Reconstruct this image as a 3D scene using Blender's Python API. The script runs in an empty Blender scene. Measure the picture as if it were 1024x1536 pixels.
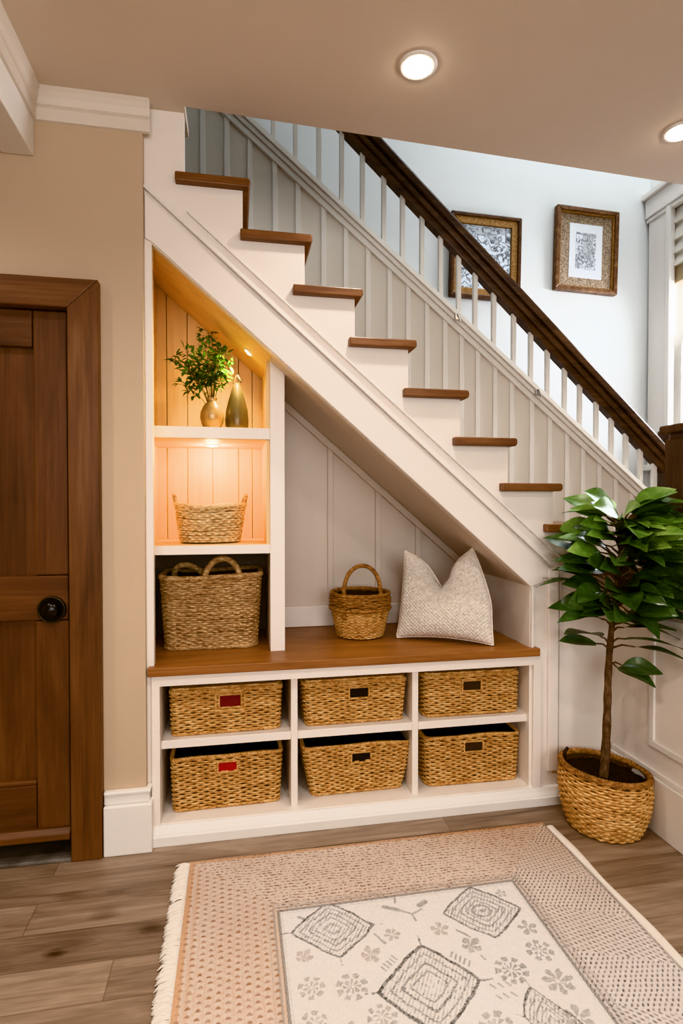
import bpy, math, random
import numpy as np
from mathutils import Vector, Matrix, Quaternion
random.seed(7); RNG = np.random.default_rng(7)
S = bpy.context.scene
COL = S.collection
PI = math.pi
ORIG = {}          # world origin of each built object, so that meshes can be given in world coordinates

# ------------------------------------------------------------------ mesh helpers
class MB:
    def __init__(self): self.v = []; self.f = []; self.n = 0
    def add(self, verts, faces):
        verts = np.asarray(verts, float).reshape(-1, 3)
        self.v.append(verts)
        self.f.extend([tuple(int(i) + self.n for i in fc) for fc in faces])
        self.n += len(verts); return self
    def box(self, x0, y0, z0, x1, y1, z1):
        v = [(x0,y0,z0),(x1,y0,z0),(x1,y1,z0),(x0,y1,z0),(x0,y0,z1),(x1,y0,z1),(x1,y1,z1),(x0,y1,z1)]
        return self.add(v, [(0,3,2,1),(4,5,6,7),(0,1,5,4),(1,2,6,5),(2,3,7,6),(3,0,4,7)])
    def prism(self, poly, axis, lo, hi):
        a = sum(poly[i][0]*poly[(i+1) % len(poly)][1] - poly[(i+1) % len(poly)][0]*poly[i][1] for i in range(len(poly)))
        if a < 0: poly = poly[::-1]
        n = len(poly)
        def mk(p, t):
            if axis == 'y': return (p[0], t, p[1])
            if axis == 'x': return (t, p[0], p[1])
            return (p[0], p[1], t)
        v = [mk(p, lo) for p in poly] + [mk(p, hi) for p in poly]
        f = [tuple(range(n)), tuple(range(2*n-1, n-1, -1))] + [(i, i+n, (i+1) % n + n, (i+1) % n) for i in range(n)]
        if axis != 'y': f = [fc[::-1] for fc in f]
        return self.add(v, f)
    def grid(self, P, cu=False, cv=False):
        P = np.asarray(P, float); nu, nv = P.shape[:2]
        iu = np.arange(nu if cu else nu-1); iv = np.arange(nv if cv else nv-1)
        A, B = np.meshgrid(iu, iv, indexing='ij'); A = A.ravel(); B = B.ravel()
        A2 = (A+1) % nu; B2 = (B+1) % nv
        F = np.stack([A*nv+B, A2*nv+B, A2*nv+B2, A*nv+B2], 1)
        return self.add(P.reshape(-1, 3), F)
    def tube(self, pts, r, n=8, closed=False, cap=True):
        pts = np.asarray(pts, float); m = len(pts)
        r = np.full(m, r) if np.isscalar(r) else np.asarray(r, float)
        if closed: T = np.roll(pts, -1, 0) - np.roll(pts, 1, 0)
        else: T = np.gradient(pts, axis=0)
        T /= np.linalg.norm(T, axis=1)[:, None] + 1e-12
        a = np.array([0, 0, 1.]) if abs(T[0][2]) < .9 else np.array([1., 0, 0])
        U = np.zeros_like(T); u = a - T[0]*(a@T[0]); u /= np.linalg.norm(u)
        for i in range(m):
            u = u - T[i]*(u@T[i]); u /= np.linalg.norm(u) + 1e-12; U[i] = u
        W = np.cross(T, U)
        th = np.linspace(0, 2*PI, n, endpoint=False)
        P = pts[:, None] + r[:, None, None]*(U[:, None]*np.cos(th)[None, :, None] + W[:, None]*np.sin(th)[None, :, None])
        base = self.n
        self.grid(P, cu=closed, cv=True)
        if cap and not closed:
            self.f.append(tuple(base + i for i in range(n)))
            self.f.append(tuple(base + (m-1)*n + i for i in range(n))[::-1])
        return self
    def lathe(self, prof, c, n=40):
        th = np.linspace(0, 2*PI, n, endpoint=False)
        P = [[(c[0]+r*math.cos(t), c[1]+r*math.sin(t), c[2]+z) for t in th] for r, z in prof]
        return self.grid(P, cv=True)
    def verts(self): return np.concatenate(self.v) if self.v else np.zeros((0, 3))

def origin_of(o): return ORIG.get(o.name, np.zeros(3)) if o else np.zeros(3)

def obj(name, mb, mat, parent=None, smooth=False, bevel=0, origin=None, colors=None):
    V = mb.verts()
    if origin is None:
        origin = origin_of(parent) if parent else np.array([(V[:, 0].min()+V[:, 0].max())/2, (V[:, 1].min()+V[:, 1].max())/2, V[:, 2].min()])
    origin = np.asarray(origin, float)
    me = bpy.data.meshes.new(name)
    me.from_pydata((V-origin).tolist(), [], mb.f)
    if smooth: me.polygons.foreach_set('use_smooth', np.ones(len(me.polygons), bool))
    if colors is not None:
        at = me.color_attributes.new('pattern', 'FLOAT_COLOR', 'POINT')
        at.data.foreach_set('color', np.asarray(colors, np.float32).ravel())
    me.materials.append(mat); me.update()
    o = bpy.data.objects.new(name, me); COL.objects.link(o)
    if parent: o.parent = parent; o.location = origin - origin_of(parent)
    else: o.location = origin
    ORIG[o.name] = origin
    if bevel:
        b = o.modifiers.new('bevel', 'BEVEL'); b.width = bevel; b.segments = 2; b.limit_method = 'ANGLE'; b.angle_limit = math.radians(40)
    return o

def thing(name, label, cat, loc, group=None):
    o = bpy.data.objects.new(name, None); COL.objects.link(o); o.location = loc; o.empty_display_size = .05
    o['label'] = label; o['category'] = cat
    if group: o['group'] = group
    ORIG[o.name] = np.asarray(loc, float); return o
def tag(o, label, cat, group=None):
    o['label'] = label; o['category'] = cat
    if group: o['group'] = group
    return o
def struct(name, mb, mat, parent=None, **k):
    o = obj(name, mb, mat, parent, **k)
    if not parent: o['kind'] = 'structure'
    return o
def struct_root(name, loc):
    o = bpy.data.objects.new(name, None); COL.objects.link(o); o.location = loc; o['kind'] = 'structure'
    ORIG[o.name] = np.asarray(loc, float); return o

# ------------------------------------------------------------------ material helpers
def lin(h):
    if isinstance(h, str):
        h = h.lstrip('#'); h = [int(h[i:i+2], 16)/255 for i in (0, 2, 4)]
    return tuple((c/12.92 if c <= .04045 else ((c+.055)/1.055)**2.4) for c in h) + (1,)
class NT:
    def __init__(self, name):
        self.m = bpy.data.materials.new(name); self.m.use_nodes = True
        self.t = self.m.node_tree; self.b = self.t.nodes['Principled BSDF']
    def n(self, kind, **k):
        nd = self.t.nodes.new(kind)
        for a, v in k.items():
            if a in nd.inputs: nd.inputs[a].default_value = v
            else: setattr(nd, a, v)
        return nd
    def l(self, a, b): self.t.links.new(a, b)
    def coord(self, scale=(1, 1, 1), kind='Object', loc=(0, 0, 0)):
        tc = self.n('ShaderNodeTexCoord'); mp = self.n('ShaderNodeMapping')
        mp.inputs['Scale'].default_value = scale; mp.inputs['Location'].default_value = loc
        self.l(tc.outputs[kind], mp.inputs['Vector']); return mp.outputs['Vector']
    def noise(self, vec, scale=5, detail=4, rough=.55, dist=0):
        nd = self.n('ShaderNodeTexNoise'); nd.inputs['Scale'].default_value = scale; nd.inputs['Detail'].default_value = detail
        nd.inputs['Roughness'].default_value = rough; nd.inputs['Distortion'].default_value = dist
        self.l(vec, nd.inputs['Vector']); return nd.outputs['Fac']
    def ramp(self, fac, stops):
        nd = self.n('ShaderNodeValToRGB'); e = nd.color_ramp.elements
        while len(e) < len(stops): e.new(.5)
        for el, (p, c) in zip(e, stops): el.position = p; el.color = lin(c)
        self.l(fac, nd.inputs['Fac']); return nd.outputs['Color']
    def mix(self, a, b, fac, mode='MIX'):
        nd = self.n('ShaderNodeMix', data_type='RGBA', blend_type=mode)
        for s, v in ((nd.inputs[0], fac), (nd.inputs[6], a), (nd.inputs[7], b)):
            if hasattr(v, 'is_output'): self.l(v, s)
            else: s.default_value = v
        return nd.outputs[2]
    def math(self, op, a, b=0.0):
        nd = self.n('ShaderNodeMath', operation=op)
        for s, v in ((nd.inputs[0], a), (nd.inputs[1], b)):
            if hasattr(v, 'is_output'): self.l(v, s)
            else: s.default_value = v
        return nd.outputs[0]
    def bump(self, h, strength=.2, dist=.01):
        nd = self.n('ShaderNodeBump'); nd.inputs['Strength'].default_value = strength; nd.inputs['Distance'].default_value = dist
        self.l(h, nd.inputs['Height']); self.l(nd.outputs[0], self.b.inputs['Normal'])
    def done(self, color=None, rough=.5, **k):
        if color is not None:
            if hasattr(color, 'is_output'): self.l(color, self.b.inputs['Base Color'])
            else: self.b.inputs['Base Color'].default_value = color
        self.b.inputs['Roughness'].default_value = rough
        for a, v in k.items(): self.b.inputs[a.replace('_', ' ')].default_value = v
        return self.m

def mat_paint(name, col, rough=.45, var=.04, bump=.03, scale=3):
    t = NT(name); v = t.coord()
    f = t.noise(v, scale, 3)
    c = lin(col)
    d = tuple(max(0, x*(1-var*2)) for x in c[:3]) + (1,)
    t.bump(t.noise(v, 180, 2), bump, .002)
    return t.done(t.mix(d, c, f), rough)
def mat_wood(name, dark, mid, light, axis='x', scale=1.0, rough=.45, contrast=1.0, bump=.15, knots=True):
    t = NT(name)
    k = {'x': (1.0, 9, 9), 'y': (9, 1.0, 9), 'z': (9, 9, 1.0)}[axis]
    k2 = {'x': (2.5, 70, 70), 'y': (70, 2.5, 70), 'z': (70, 70, 2.5)}[axis]
    k3 = {'x': (1.2, 3, 3), 'y': (3, 1.2, 3), 'z': (3, 3, 1.2)}[axis]
    v = t.coord(tuple(a*scale for a in k)); v2 = t.coord(tuple(a*scale for a in k2)); v3 = t.coord(tuple(a*scale for a in k3))
    big = t.noise(v, 1.4, 5, .6, 1.2); fine = t.noise(v2, 1.5, 3, .6); cloud = t.noise(v3, 1.6, 3, .5, .5)
    f = t.math('ADD', t.math('MULTIPLY', big, .55), t.math('ADD', t.math('MULTIPLY', fine, .28), t.math('MULTIPLY', cloud, .25)))
    w = .16/contrast
    c = t.ramp(f, [(.54-w, dark), (.54, mid), (.54+w, light)])
    t.bump(fine, bump, .002)
    return t.done(c, rough)
def mat_emit(name, col, strength):
    t = NT(name); t.b.inputs['Emission Color'].default_value = lin(col); t.b.inputs['Emission Strength'].default_value = strength
    return t.done(lin(col), .5)
def mat_wicker(name, c0, c1, c2, scale=1.0):
    t = NT(name)
    v = t.coord((1, 1, 2.5)); a = t.noise(v, 55*scale, 3, .6); b = t.noise(v, 9, 3)
    fib = t.noise(t.coord((1, 1, 6)), 240*scale, 2)
    f = t.math('ADD', t.math('MULTIPLY', a, .6), t.math('ADD', t.math('MULTIPLY', b, .22), t.math('MULTIPLY', fib, .2)))
    c = t.ramp(f, [(.38, c0), (.5, c1), (.64, c2)])
    t.bump(fib, .35, .003)
    return t.done(c, .6)

WHITE = mat_paint('white_joinery_paint', '#ebe3da', .42, .02)
WHITE_B = mat_paint('white_trim_paint', '#e9e4dd', .4, .02)
BEIGE = mat_paint('beige_wall_paint', '#c6b097', .7, .03, .06)
CEIL = mat_paint('ceiling_paint', '#dccdbd', .8, .02, .03)
COOLW = mat_paint('cool_white_wall_paint', '#e6e8e6', .7, .02, .04)
GREYP = mat_paint('grey_white_panel_paint', '#dbd4c8', .5, .03)
BATTEN = mat_paint('batten_paint', '#e2ddd4', .45, .02)
ALCOVE = mat_paint('alcove_panel_paint', '#d8ccbf', .5, .03)
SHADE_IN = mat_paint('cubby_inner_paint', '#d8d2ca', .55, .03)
OAK = mat_wood('oak_bench', '#744c2a', '#916239', '#a9794a', 'x', 1.0, .38, 1.0)
TREAD = mat_wood('stained_tread_wood', '#583824', '#755033', '#8e6747', 'x', 1.3, .38)
RAILW = mat_wood('dark_handrail_wood', '#32241a', '#503a29', '#6c523b', 'x', 1.3, .35)
NEWELW = mat_wood('dark_newel_wood', '#33241a', '#4d3826', '#664c34', 'z', 1.3, .45)
DOORV = mat_wood('walnut_door_upright_grain', '#3f2716', '#5c3c25', '#755135', 'z', .8, .42, .9)
DOORH = mat_wood('walnut_door_cross_grain', '#3f2716', '#5c3c25', '#755135', 'x', .8, .42, .9)
CASV = mat_wood('walnut_casing_upright_grain', '#4c311d', '#6b482d', '#876244', 'z', .8, .42, .9)
CASH = mat_wood('walnut_casing_cross_grain', '#4c311d', '#6b482d', '#876244', 'x', .8, .42, .9)
PINE = mat_wood('pale_pine_boards', '#d2ab7b', '#e3c394', '#edd4ac', 'z', .7, .5, .8, .08)
PINEX = mat_wood('pale_pine_ledge', '#d2ab7b', '#e3c394', '#edd4ac', 'x', .7, .5, .8, .08)
WICK = mat_wicker('seagrass_wicker', '#9a6d40', '#d0a269', '#eccb96')
WICKD = mat_wicker('dark_willow_wicker', '#5f3f1f', '#94683a', '#bf9460')
WICKL = mat_wicker('pale_wicker', '#a37e55', '#d3b283', '#f0dab4')
WICKB = mat_wicker('natural_seagrass', '#745739', '#b08d65', '#d8bb92')
CORE = mat_paint('dark_weave_shade', '#3a2410', .9, .1)
COREL = mat_paint('brown_weave_shade', '#5a3d20', .9, .1)
BLACK = mat_paint('black_metal', '#0d0c0b', .28, .0, 0)
GAPSHADE = mat_paint('dark_gap_shade', '#17100c', .7, .0, 0)  # near-black shade colour for basket slots and door gaps
BROWNSLOT = mat_paint('brown_slot', '#3a2a1c', .7, .0, 0)
REDSLOT = mat_paint('dark_red_cloth', '#6d0a0e', .6, .05, .05)
REDSLOT2 = mat_paint('bright_red_cloth', '#a40d10', .6, .05, .05)
SOIL = mat_paint('soil', '#2a1b12', .95, .25, 1.0, 40)
LED = mat_emit('warm_led', '#ffd9a0', 30)
LAMP = mat_emit('downlight_lamp', '#ffedd2', 45)
t = NT('brass_glaze'); f = t.noise(t.coord((1, 1, 1)), 14, 4); c = t.ramp(f, [(.3, '#9a8260'), (.7, '#bda47c')])
BRASSV = t.done(c, .3, Metallic=.35)
t = NT('olive_glaze'); f = t.noise(t.coord((1, 1, 1)), 10, 4); c = t.ramp(f, [(.3, '#564c3a'), (.7, '#71644c')])
OLIVEV = t.done(c, .3, Metallic=.3)
t = NT('chrome_clip'); CHROME = t.done(lin('#b9b6b0'), .25, Metallic=.9)
t = NT('grey_stone'); v = t.coord(); STONE = t.done(t.ramp(t.noise(v, 12, 4), [(.35, '#5f5b55'), (.7, '#8a857d')]), .7)
# ------------------------------------------------------------------ floor boards
KNOTS = [(KX-.2, KY-.4, r_, a_) for KX, KY, r_, a_ in ((-.476, 1.60, .022, .9), (-.44, 1.63, .05, .35), (-.235, 1.645, .022, .7), (-.235, 1.645, .04, .3), (-.5, 1.83, .03, .4))]
t = NT('weathered_oak_floor')
tc = t.n('ShaderNodeTexCoord'); sp = t.n('ShaderNodeSeparateXYZ'); t.l(tc.outputs['Object'], sp.inputs[0])
row = t.math('FLOOR', t.math('DIVIDE', sp.outputs[1], .128))
rnd = t.n('ShaderNodeTexWhiteNoise', noise_dimensions='1D'); t.l(row, rnd.inputs['W'])
xs = t.math('ADD', sp.outputs[0], t.math('MULTIPLY', rnd.outputs['Value'], 7.0))
plank = t.math('FLOOR', t.math('DIVIDE', xs, 1.35))
rn2 = t.n('ShaderNodeTexWhiteNoise', noise_dimensions='2D'); cm = t.n('ShaderNodeCombineXYZ')
t.l(row, cm.inputs[0]); t.l(plank, cm.inputs[1]); t.l(cm.outputs[0], rn2.inputs['Vector'])
cv = t.n('ShaderNodeCombineXYZ'); t.l(xs, cv.inputs[0]); t.l(sp.outputs[1], cv.inputs[1]); t.l(t.math('MULTIPLY', rn2.outputs['Value'], 9), cv.inputs[2])
mp = t.n('ShaderNodeMapping'); mp.inputs['Scale'].default_value = (1.3, 11, 1); t.l(cv.outputs[0], mp.inputs['Vector'])
mp2 = t.n('ShaderNodeMapping'); mp2.inputs['Scale'].default_value = (4, 110, 1); t.l(cv.outputs[0], mp2.inputs['Vector'])
g = t.noise(mp.outputs[0], 1.6, 5, .6, 1.4); g2 = t.noise(mp2.outputs[0], 1.3, 3)
mixf = t.math('ADD', t.math('MULTIPLY', g, .6), t.math('ADD', t.math('MULTIPLY', g2, .25), t.math('MULTIPLY', rn2.outputs['Value'], .16)))
col = t.ramp(mixf, [(.33, '#6e5e51'), (.5, '#917e6d'), (.66, '#ab9886')])
# knots
vo = t.n('ShaderNodeTexVoronoi'); vo.inputs['Scale'].default_value = 1.0; vo.inputs['Randomness'].default_value = 1
mp3 = t.n('ShaderNodeMapping'); mp3.inputs['Scale'].default_value = (2.3, 4.2, 1); t.l(cv.outputs[0], mp3.inputs['Vector']); t.l(mp3.outputs[0], vo.inputs['Vector'])
kd = t.math('ADD', vo.outputs['Distance'], t.math('MULTIPLY', t.math('SUBTRACT', g, .5), .12))
kr = t.n('ShaderNodeMapRange'); kr.inputs['From Min'].default_value = .045; kr.inputs['From Max'].default_value = .15; kr.inputs['To Min'].default_value = .75; kr.inputs['To Max'].default_value = 0; t.l(kd, kr.inputs['Value'])
col = t.mix(col, lin('#4a3a2c'), kr.outputs[0])
for kx, ky, kr0, ka in KNOTS:
    cbn = t.n('ShaderNodeCombineXYZ'); t.l(t.math('MULTIPLY', t.math('ADD', sp.outputs[0], -kx), .55), cbn.inputs[0]); t.l(t.math('ADD', sp.outputs[1], -ky), cbn.inputs[1])
    ln_ = t.n('ShaderNodeVectorMath', operation='LENGTH'); t.l(cbn.outputs[0], ln_.inputs[0])
    dd = t.math('ADD', ln_.outputs['Value'], t.math('MULTIPLY', t.math('SUBTRACT', g, .5), .03))
    k1 = t.n('ShaderNodeMapRange'); k1.inputs['From Min'].default_value = kr0*.25; k1.inputs['From Max'].default_value = kr0; k1.inputs['To Min'].default_value = ka; k1.inputs['To Max'].default_value = 0; t.l(dd, k1.inputs['Value'])
    col = t.mix(col, lin('#3f3025'), k1.outputs[0])
fy = t.math('FRACT', t.math('DIVIDE', sp.outputs[1], .128)); fx = t.math('FRACT', t.math('DIVIDE', xs, 1.35))
ey = t.math('LESS_THAN', t.math('MINIMUM', fy, t.math('SUBTRACT', 1.0, fy)), .012); ex = t.math('LESS_THAN', t.math('MINIMUM', fx, t.math('SUBTRACT', 1.0, fx)), .0012)
edge = t.math('MAXIMUM', ey, ex)
col = t.mix(col, lin('#5a4837'), t.math('MULTIPLY', edge, .5))
t.bump(t.math('SUBTRACT', g2, t.math('MULTIPLY', edge, 2.0)), .18, .003)
FLOORM = t.done(col, .42)

# ------------------------------------------------------------------ room shell
YW = 2.035      # face of the door wall
YF = 2.065      # face of the stair side
ZC = 2.555
XB = 1.51       # low side wall on the right
XW = 2.91       # window wall
YB = 3.6        # back wall of the stairwell
struct('floor', MB().box(-2.7, -3, -.06, 3.1, 3.8, 0), FLOORM)
mb = MB().prism([(-2.7, -3), (3.1, -3), (3.1, 2.188), (1.882, 2.133), (-.167, 2.032), (-.167, 2.2), (-2.7, 2.2)], 'z', ZC, ZC+.03)
struct('ceiling', mb, CEIL)
struct('wall_rear', MB().box(-2.7, -3.1, 0, 3.1, -3, ZC), BEIGE)
struct('wall_side', MB().box(-2.8, -3.1, 0, -2.7, 2.13, ZC), BEIGE)
struct('wall_door_side', MB().prism([(-.541, 0), (-.306, 0), (-.306, ZC), (-2.7, ZC), (-2.7, 0), (-1.5, 0), (-1.5, 1.84), (-.541, 1.84)], 'y', YW, YW+.11), BEIGE)
# low panelled side wall beside the plant, with cap
struct('wall_plant_side', MB().prism([(-1.2, 0), (2.07, 0), (2.07, 1.09), (1.875, 1.09), (1.875, .845), (-1.2, .845)], 'x', XB, XB+.16), WHITE)
struct('trim_1', MB().box(XB-.022, -1.2, .845, XB+.18, 1.872, .873), TREAD, bevel=.008)
mb = MB().box(XB-.022, -1.2, 0, XB, 2.045, .2).box(XB-.014, -1.2, .2, XB, 2.045, .222)
struct('baseboard_right', mb, WHITE_B, bevel=.004)
# panel moulding on the low wall
mb = MB()
for (y0, y1) in ((1.12, 1.84), (.2, .98)):
    mb.box(XB-.01, y0, .30, XB, y1, .325).box(XB-.01, y0, .76, XB, y1, .785).box(XB-.01, y0, .325, XB, y0+.025, .76).box(XB-.01, y1-.025, .325, XB, y1, .76)
struct('trim_2', mb, WHITE_B, bevel=.003)
# stairwell
struct('wall_stairwell_back', MB().box(-1.6, YB, 0, XW+.12, YB+.1, 4.9), COOLW)
struct('wall_stairwell_end', MB().box(-1.7, 2.2, 0, -1.6, YB+.1, 4.9), COOLW)
struct('wall_upper_front', MB().prism([(-1.7, 1.93), (-.167, 1.93), (1.882, 2.03), (3.1, 2.088), (3.1, 2.186), (1.882, 2.131), (-.167, 2.030), (-1.7, 2.03)], 'z', ZC+.03, 4.9), COOLW)
struct('ceiling_stairwell', MB().box(-1.7, 2.1, 4.9, 3.1, YB+.1, 5.0), COOLW)
# window wall with an opening y 2.45..3.36, z 1.5..3.2
mbw = MB()
mbw.box(XW, 3.40, 0, XW+.12, YB, 4.9); mbw.box(XW, 2.27, 3.2, XW+.12, 3.40, 4.9); mbw.box(XW, -3.1, 0, XW+.12, 3.40, 1.5); mbw.box(XW, -3.1, 1.5, XW+.12, 2.42, ZC)
mbw.box(XW, 2.27, ZC, XW+.12, 2.42, 3.2)
struct('wall_window_side', mbw, COOLW)
W1 = struct_root('window_1', (XW, 2.9, 1.5))
mb = MB().box(XW-.03, 3.39, 1.45, XW, 3.575, 3.2).box(XW-.03, 2.25, 1.45, XW, 2.43, 3.2)
mb.box(XW-.045, 3.36, 1.45, XW-.0, 3.40, 3.2)
struct('casing', mb, WHITE_B, W1, bevel=.006)
mb = MB().box(XW-.05, 2.2, 3.2, XW, 3.59, 3.33).box(XW-.075, 2.2, 3.33, XW, 3.597, 3.37).box(XW-.04, 2.2, 3.17, XW, 3.59, 3.2)
struct('header', mb, WHITE_B, W1, bevel=.006)
mb = MB().box(XW-.09, 2.2, 1.42, XW+.02, 3.597, 1.46)
struct('sill', mb, WHITE_B, W1, bevel=.006)
for (z0, z1, dx) in ((1.5, 2.33, .03), (2.28, 3.2, .065)):
    mb = MB().prism([(3.33, z0), (3.40, z0), (3.40, z1), (3.33, z1)], 'x', XW+dx, XW+dx+.03).prism([(2.42, z0), (2.49, z0), (2.49, z1), (2.42, z1)], 'x', XW+dx, XW+dx+.03)
    mb.prism([(2.49, z0), (3.33, z0), (3.33, z0+.05), (2.49, z0+.05)], 'x', XW+dx, XW+dx+.03).prism([(2.49, z1-.05), (3.33, z1-.05), (3.33, z1), (2.49, z1)], 'x', XW+dx, XW+dx+.03)
    struct('sash', mb, WHITE_B, W1)
t = NT('clear_window_glass'); tr = t.n('ShaderNodeBsdfTransparent'); gl = t.n('ShaderNodeBsdfGlossy'); gl.inputs['Roughness'].default_value = .03
mx = t.n('ShaderNodeMixShader'); mx.inputs[0].default_value = .06; t.l(tr.outputs[0], mx.inputs[1]); t.l(gl.outputs[0], mx.inputs[2])
t.l(mx.outputs[0], t.t.nodes['Material Output'].inputs['Surface']); GLASS = t.m
struct('pane', MB().box(XW+.042, 2.49, 1.55, XW+.046, 3.33, 2.28), GLASS, W1)
struct('pane', MB().box(XW+.078, 2.49, 2.33, XW+.082, 3.33, 3.15), GLASS, W1)
# brick wall outside
t = NT('pale_brick'); br = t.n('ShaderNodeTexBrick'); v = t.coord((1, 1, 1), 'Generated')
sp_ = t.n('ShaderNodeTexCoord'); sx = t.n('ShaderNodeSeparateXYZ'); t.l(sp_.outputs['Object'], sx.inputs[0]); cb = t.n('ShaderNodeCombineXYZ'); t.l(sx.outputs[1], cb.inputs[0]); t.l(sx.outputs[2], cb.inputs[1]); t.l(cb.outputs[0], br.inputs['Vector'])
br.inputs['Color1'].default_value = lin('#b8937b'); br.inputs['Color2'].default_value = lin('#c9a78f'); br.inputs['Mortar'].default_value = lin('#e6dacd'); br.inputs['Scale'].default_value = 4.5; br.inputs['Mortar Size'].default_value = .015
t.l(br.outputs['Color'], t.b.inputs['Emission Color']); t.b.inputs['Emission Strength'].default_value = .12  # bricks given a weak glow in place of daylight on them
struct('wall_outside', MB().box(4.6, .5, -1, 4.7, 6.5, 6), t.done(br.outputs['Color'], .9))
# roman shade
shade = thing('roman_shade', 'white folded roman shade with beige hem on the window', 'window shade', (XW-.01, 2.9, 2.7))
t = NT('shade_cloth'); WV = t.noise(t.coord((1, 1, 8)), 40, 2); SHADEM = t.done(t.mix(lin('#e4e0d6'), lin('#d2ccbf'), WV), .85)
t = NT('beige_hem_cloth'); WV = t.noise(t.coord((1, 1, 8)), 60, 2); HEMM = t.done(t.mix(lin('#b3a184'), lin('#9c8a6c'), WV), .85)
z = 3.19
for i, dz in enumerate((.12, .11, .09, .08)):
    obj('fold', MB().prism([(XW+.035, z), (XW+.005, z), (XW-.012, z-dz), (XW+.03, z-dz)], 'y', 2.42, 3.385) if False else MB().add(
        [(XW+.035, 2.42, z), (XW+.012, 2.42, z), (XW-.012, 2.42, z-dz), (XW+.03, 2.42, z-dz-.012), (XW+.035, 3.385, z), (XW+.012, 3.385, z), (XW-.012, 3.385, z-dz), (XW+.03, 3.385, z-dz-.012)],
        [(0, 1, 2, 3), (7, 6, 5, 4), (1, 5, 6, 2), (2, 6, 7, 3), (3, 7, 4, 0), (0, 4, 5, 1)]), SHADEM, shade)
    z -= dz
obj('hem', MB().box(XW+.005, 2.42, z-.115, XW+.02, 3.385, z), HEMM, shade)

# crown moulding and beam
prof = [(0, 2.45), (0, ZC), (-.026, ZC), (-.026, 2.547), (-.021, 2.541), (-.019, 2.522), (-.012, 2.502), (-.016, 2.496), (-.009, 2.491), (-.009, 2.452)]
CROWN = mat_paint('dimmed_crown_paint', '#ddd2c5', .5, .02)  # darker than other trim: dim light up there put into the paint
struct('trim_3', MB().prism([(YW+p[0], p[1]) for p in prof], 'x', -.645, -.282), CROWN)
struct('trim_4', MB().prism([(-.645-p[0], p[1]) for p in prof], 'y', -3, YW), CROWN)
struct('trim_5', MB().box(-.745, -3, 2.335, -.645, YW, ZC), WHITE_B, bevel=.004)

# baseboard on the door wall (wraps round the end)
mb = MB().prism([(-.441, YW-.03), (-.284, YW-.03), (-.284, YF), (-.306, YF), (-.306, YW), (-.441, YW)], 'z', 0, .17)
mb.prism([(-.441, YW-.017), (-.294, YW-.017), (-.294, YF), (-.306, YF), (-.306, YW), (-.441, YW)], 'z', .17, .205)
mb.prism([(-.441, YW-.024), (-.289, YW-.024), (-.289, YF), (-.306, YF), (-.306, YW), (-.441, YW)], 'z', .205, .217)
struct('baseboard_left', mb, WHITE_B, bevel=.004)

# ------------------------------------------------------------------ door
D = struct_root('door_1', (-1.0, YW, 0))
DY = YW+.0
struct('door_slab', MB().box(-1.44, DY+.022, .095, -.553, DY+.05, 1.835), DOORV, D)
struct('stile', MB().box(-.655, DY, .957, -.552, DY+.04, 1.833), DOORV, D, bevel=.004)
struct('stile', MB().box(-.655, DY, .1, -.552, DY+.04, .803), DOORV, D, bevel=.004)
struct('stile', MB().box(-1.44, DY, .1, -1.335, DY+.04, 1.833), DOORV, D, bevel=.004)
struct('top_rail', MB().box(-1.335, DY, 1.712, -.658, DY+.04, 1.833), DOORH, D, bevel=.004)
struct('lock_rail', MB().box(-1.335, DY-.002, .806, -.552, DY+.04, .954), DOORH, D, bevel=.004)
struct('bottom_rail', MB().box(-1.335, DY, .1, -.657, DY+.04, .252), DOORH, D, bevel=.004)
struct('panel_bead', MB().box(-1.335, DY+.002, .252, -.657, DY+.04, .268), CASH, D, bevel=.006)
struct('weather_bar', MB().prism([(DY-.03, .075), (DY+.03, .075), (DY+.03, .108), (DY-.012, .108), (DY-.03, .094)], 'x', -1.44, -.546), CASH, D, bevel=.003)
knob = struct('door_knob', MB().tube([(-.602, DY-.002, .842), (-.602, DY-.012, .842)], .045, 40), BLACK, D, smooth=False, bevel=.003)
kb = MB(); th = np.linspace(0, 2*PI, 48, endpoint=False)
kb.tube(np.stack([-.602+.041*np.cos(th), np.full(48, DY-.012), .842+.041*np.sin(th)], 1), .0035, 8, closed=True)
t = NT('aged_knob_rim'); RIMM = t.done(lin('#4a4336'), .3, Metallic=.8)
struct('knob_rim', kb, RIMM, knob, smooth=True)
kp = [(.0, -.034), (.012, -.033), (.022, -.029), (.028, -.022), (.026, -.016), (.014, -.012), (.012, -.0)]
P = [[(-.602+r*math.cos(a), DY-.006+d, .842+r*math.sin(a)) for a in th] for r, d in kp]
struct('knob_grip', MB().grid(P, cv=True), BLACK, knob, smooth=True)
# walnut casing around the door
cas = struct_root('trim_6', (-1.0, YW, 0))
CY0, CY1 = YW-.036, YW
struct('casing_side', MB().prism([(-.541, 0), (-.444, 0), (-.444, 1.934), (-.541, 1.838)], 'y', CY0, CY1+.05), CASV, cas, bevel=.004)
struct('casing_side', MB().prism([(-1.5, 0), (-1.597, 0), (-1.597, 1.934), (-1.5, 1.838)], 'y', CY0, CY1+.05), CASV, cas, bevel=.004)
struct('casing_head', MB().prism([(-1.5, 1.838), (-.541, 1.838), (-.444, 1.934), (-1.597, 1.934)], 'y', CY0, CY1+.05), CASH, cas, bevel=.004)
struct('trim_7', MB().box(-1.5, YW-.03, 0, -.541, YW+.16, .012), STONE, bevel=.003)
struct('door_gap_shade', MB().box(-1.55, YW+.11, 0, -.5, YW+.16, 1.9), GAPSHADE)  # near-black sheet behind the door, shadow of its gaps as colour

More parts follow.
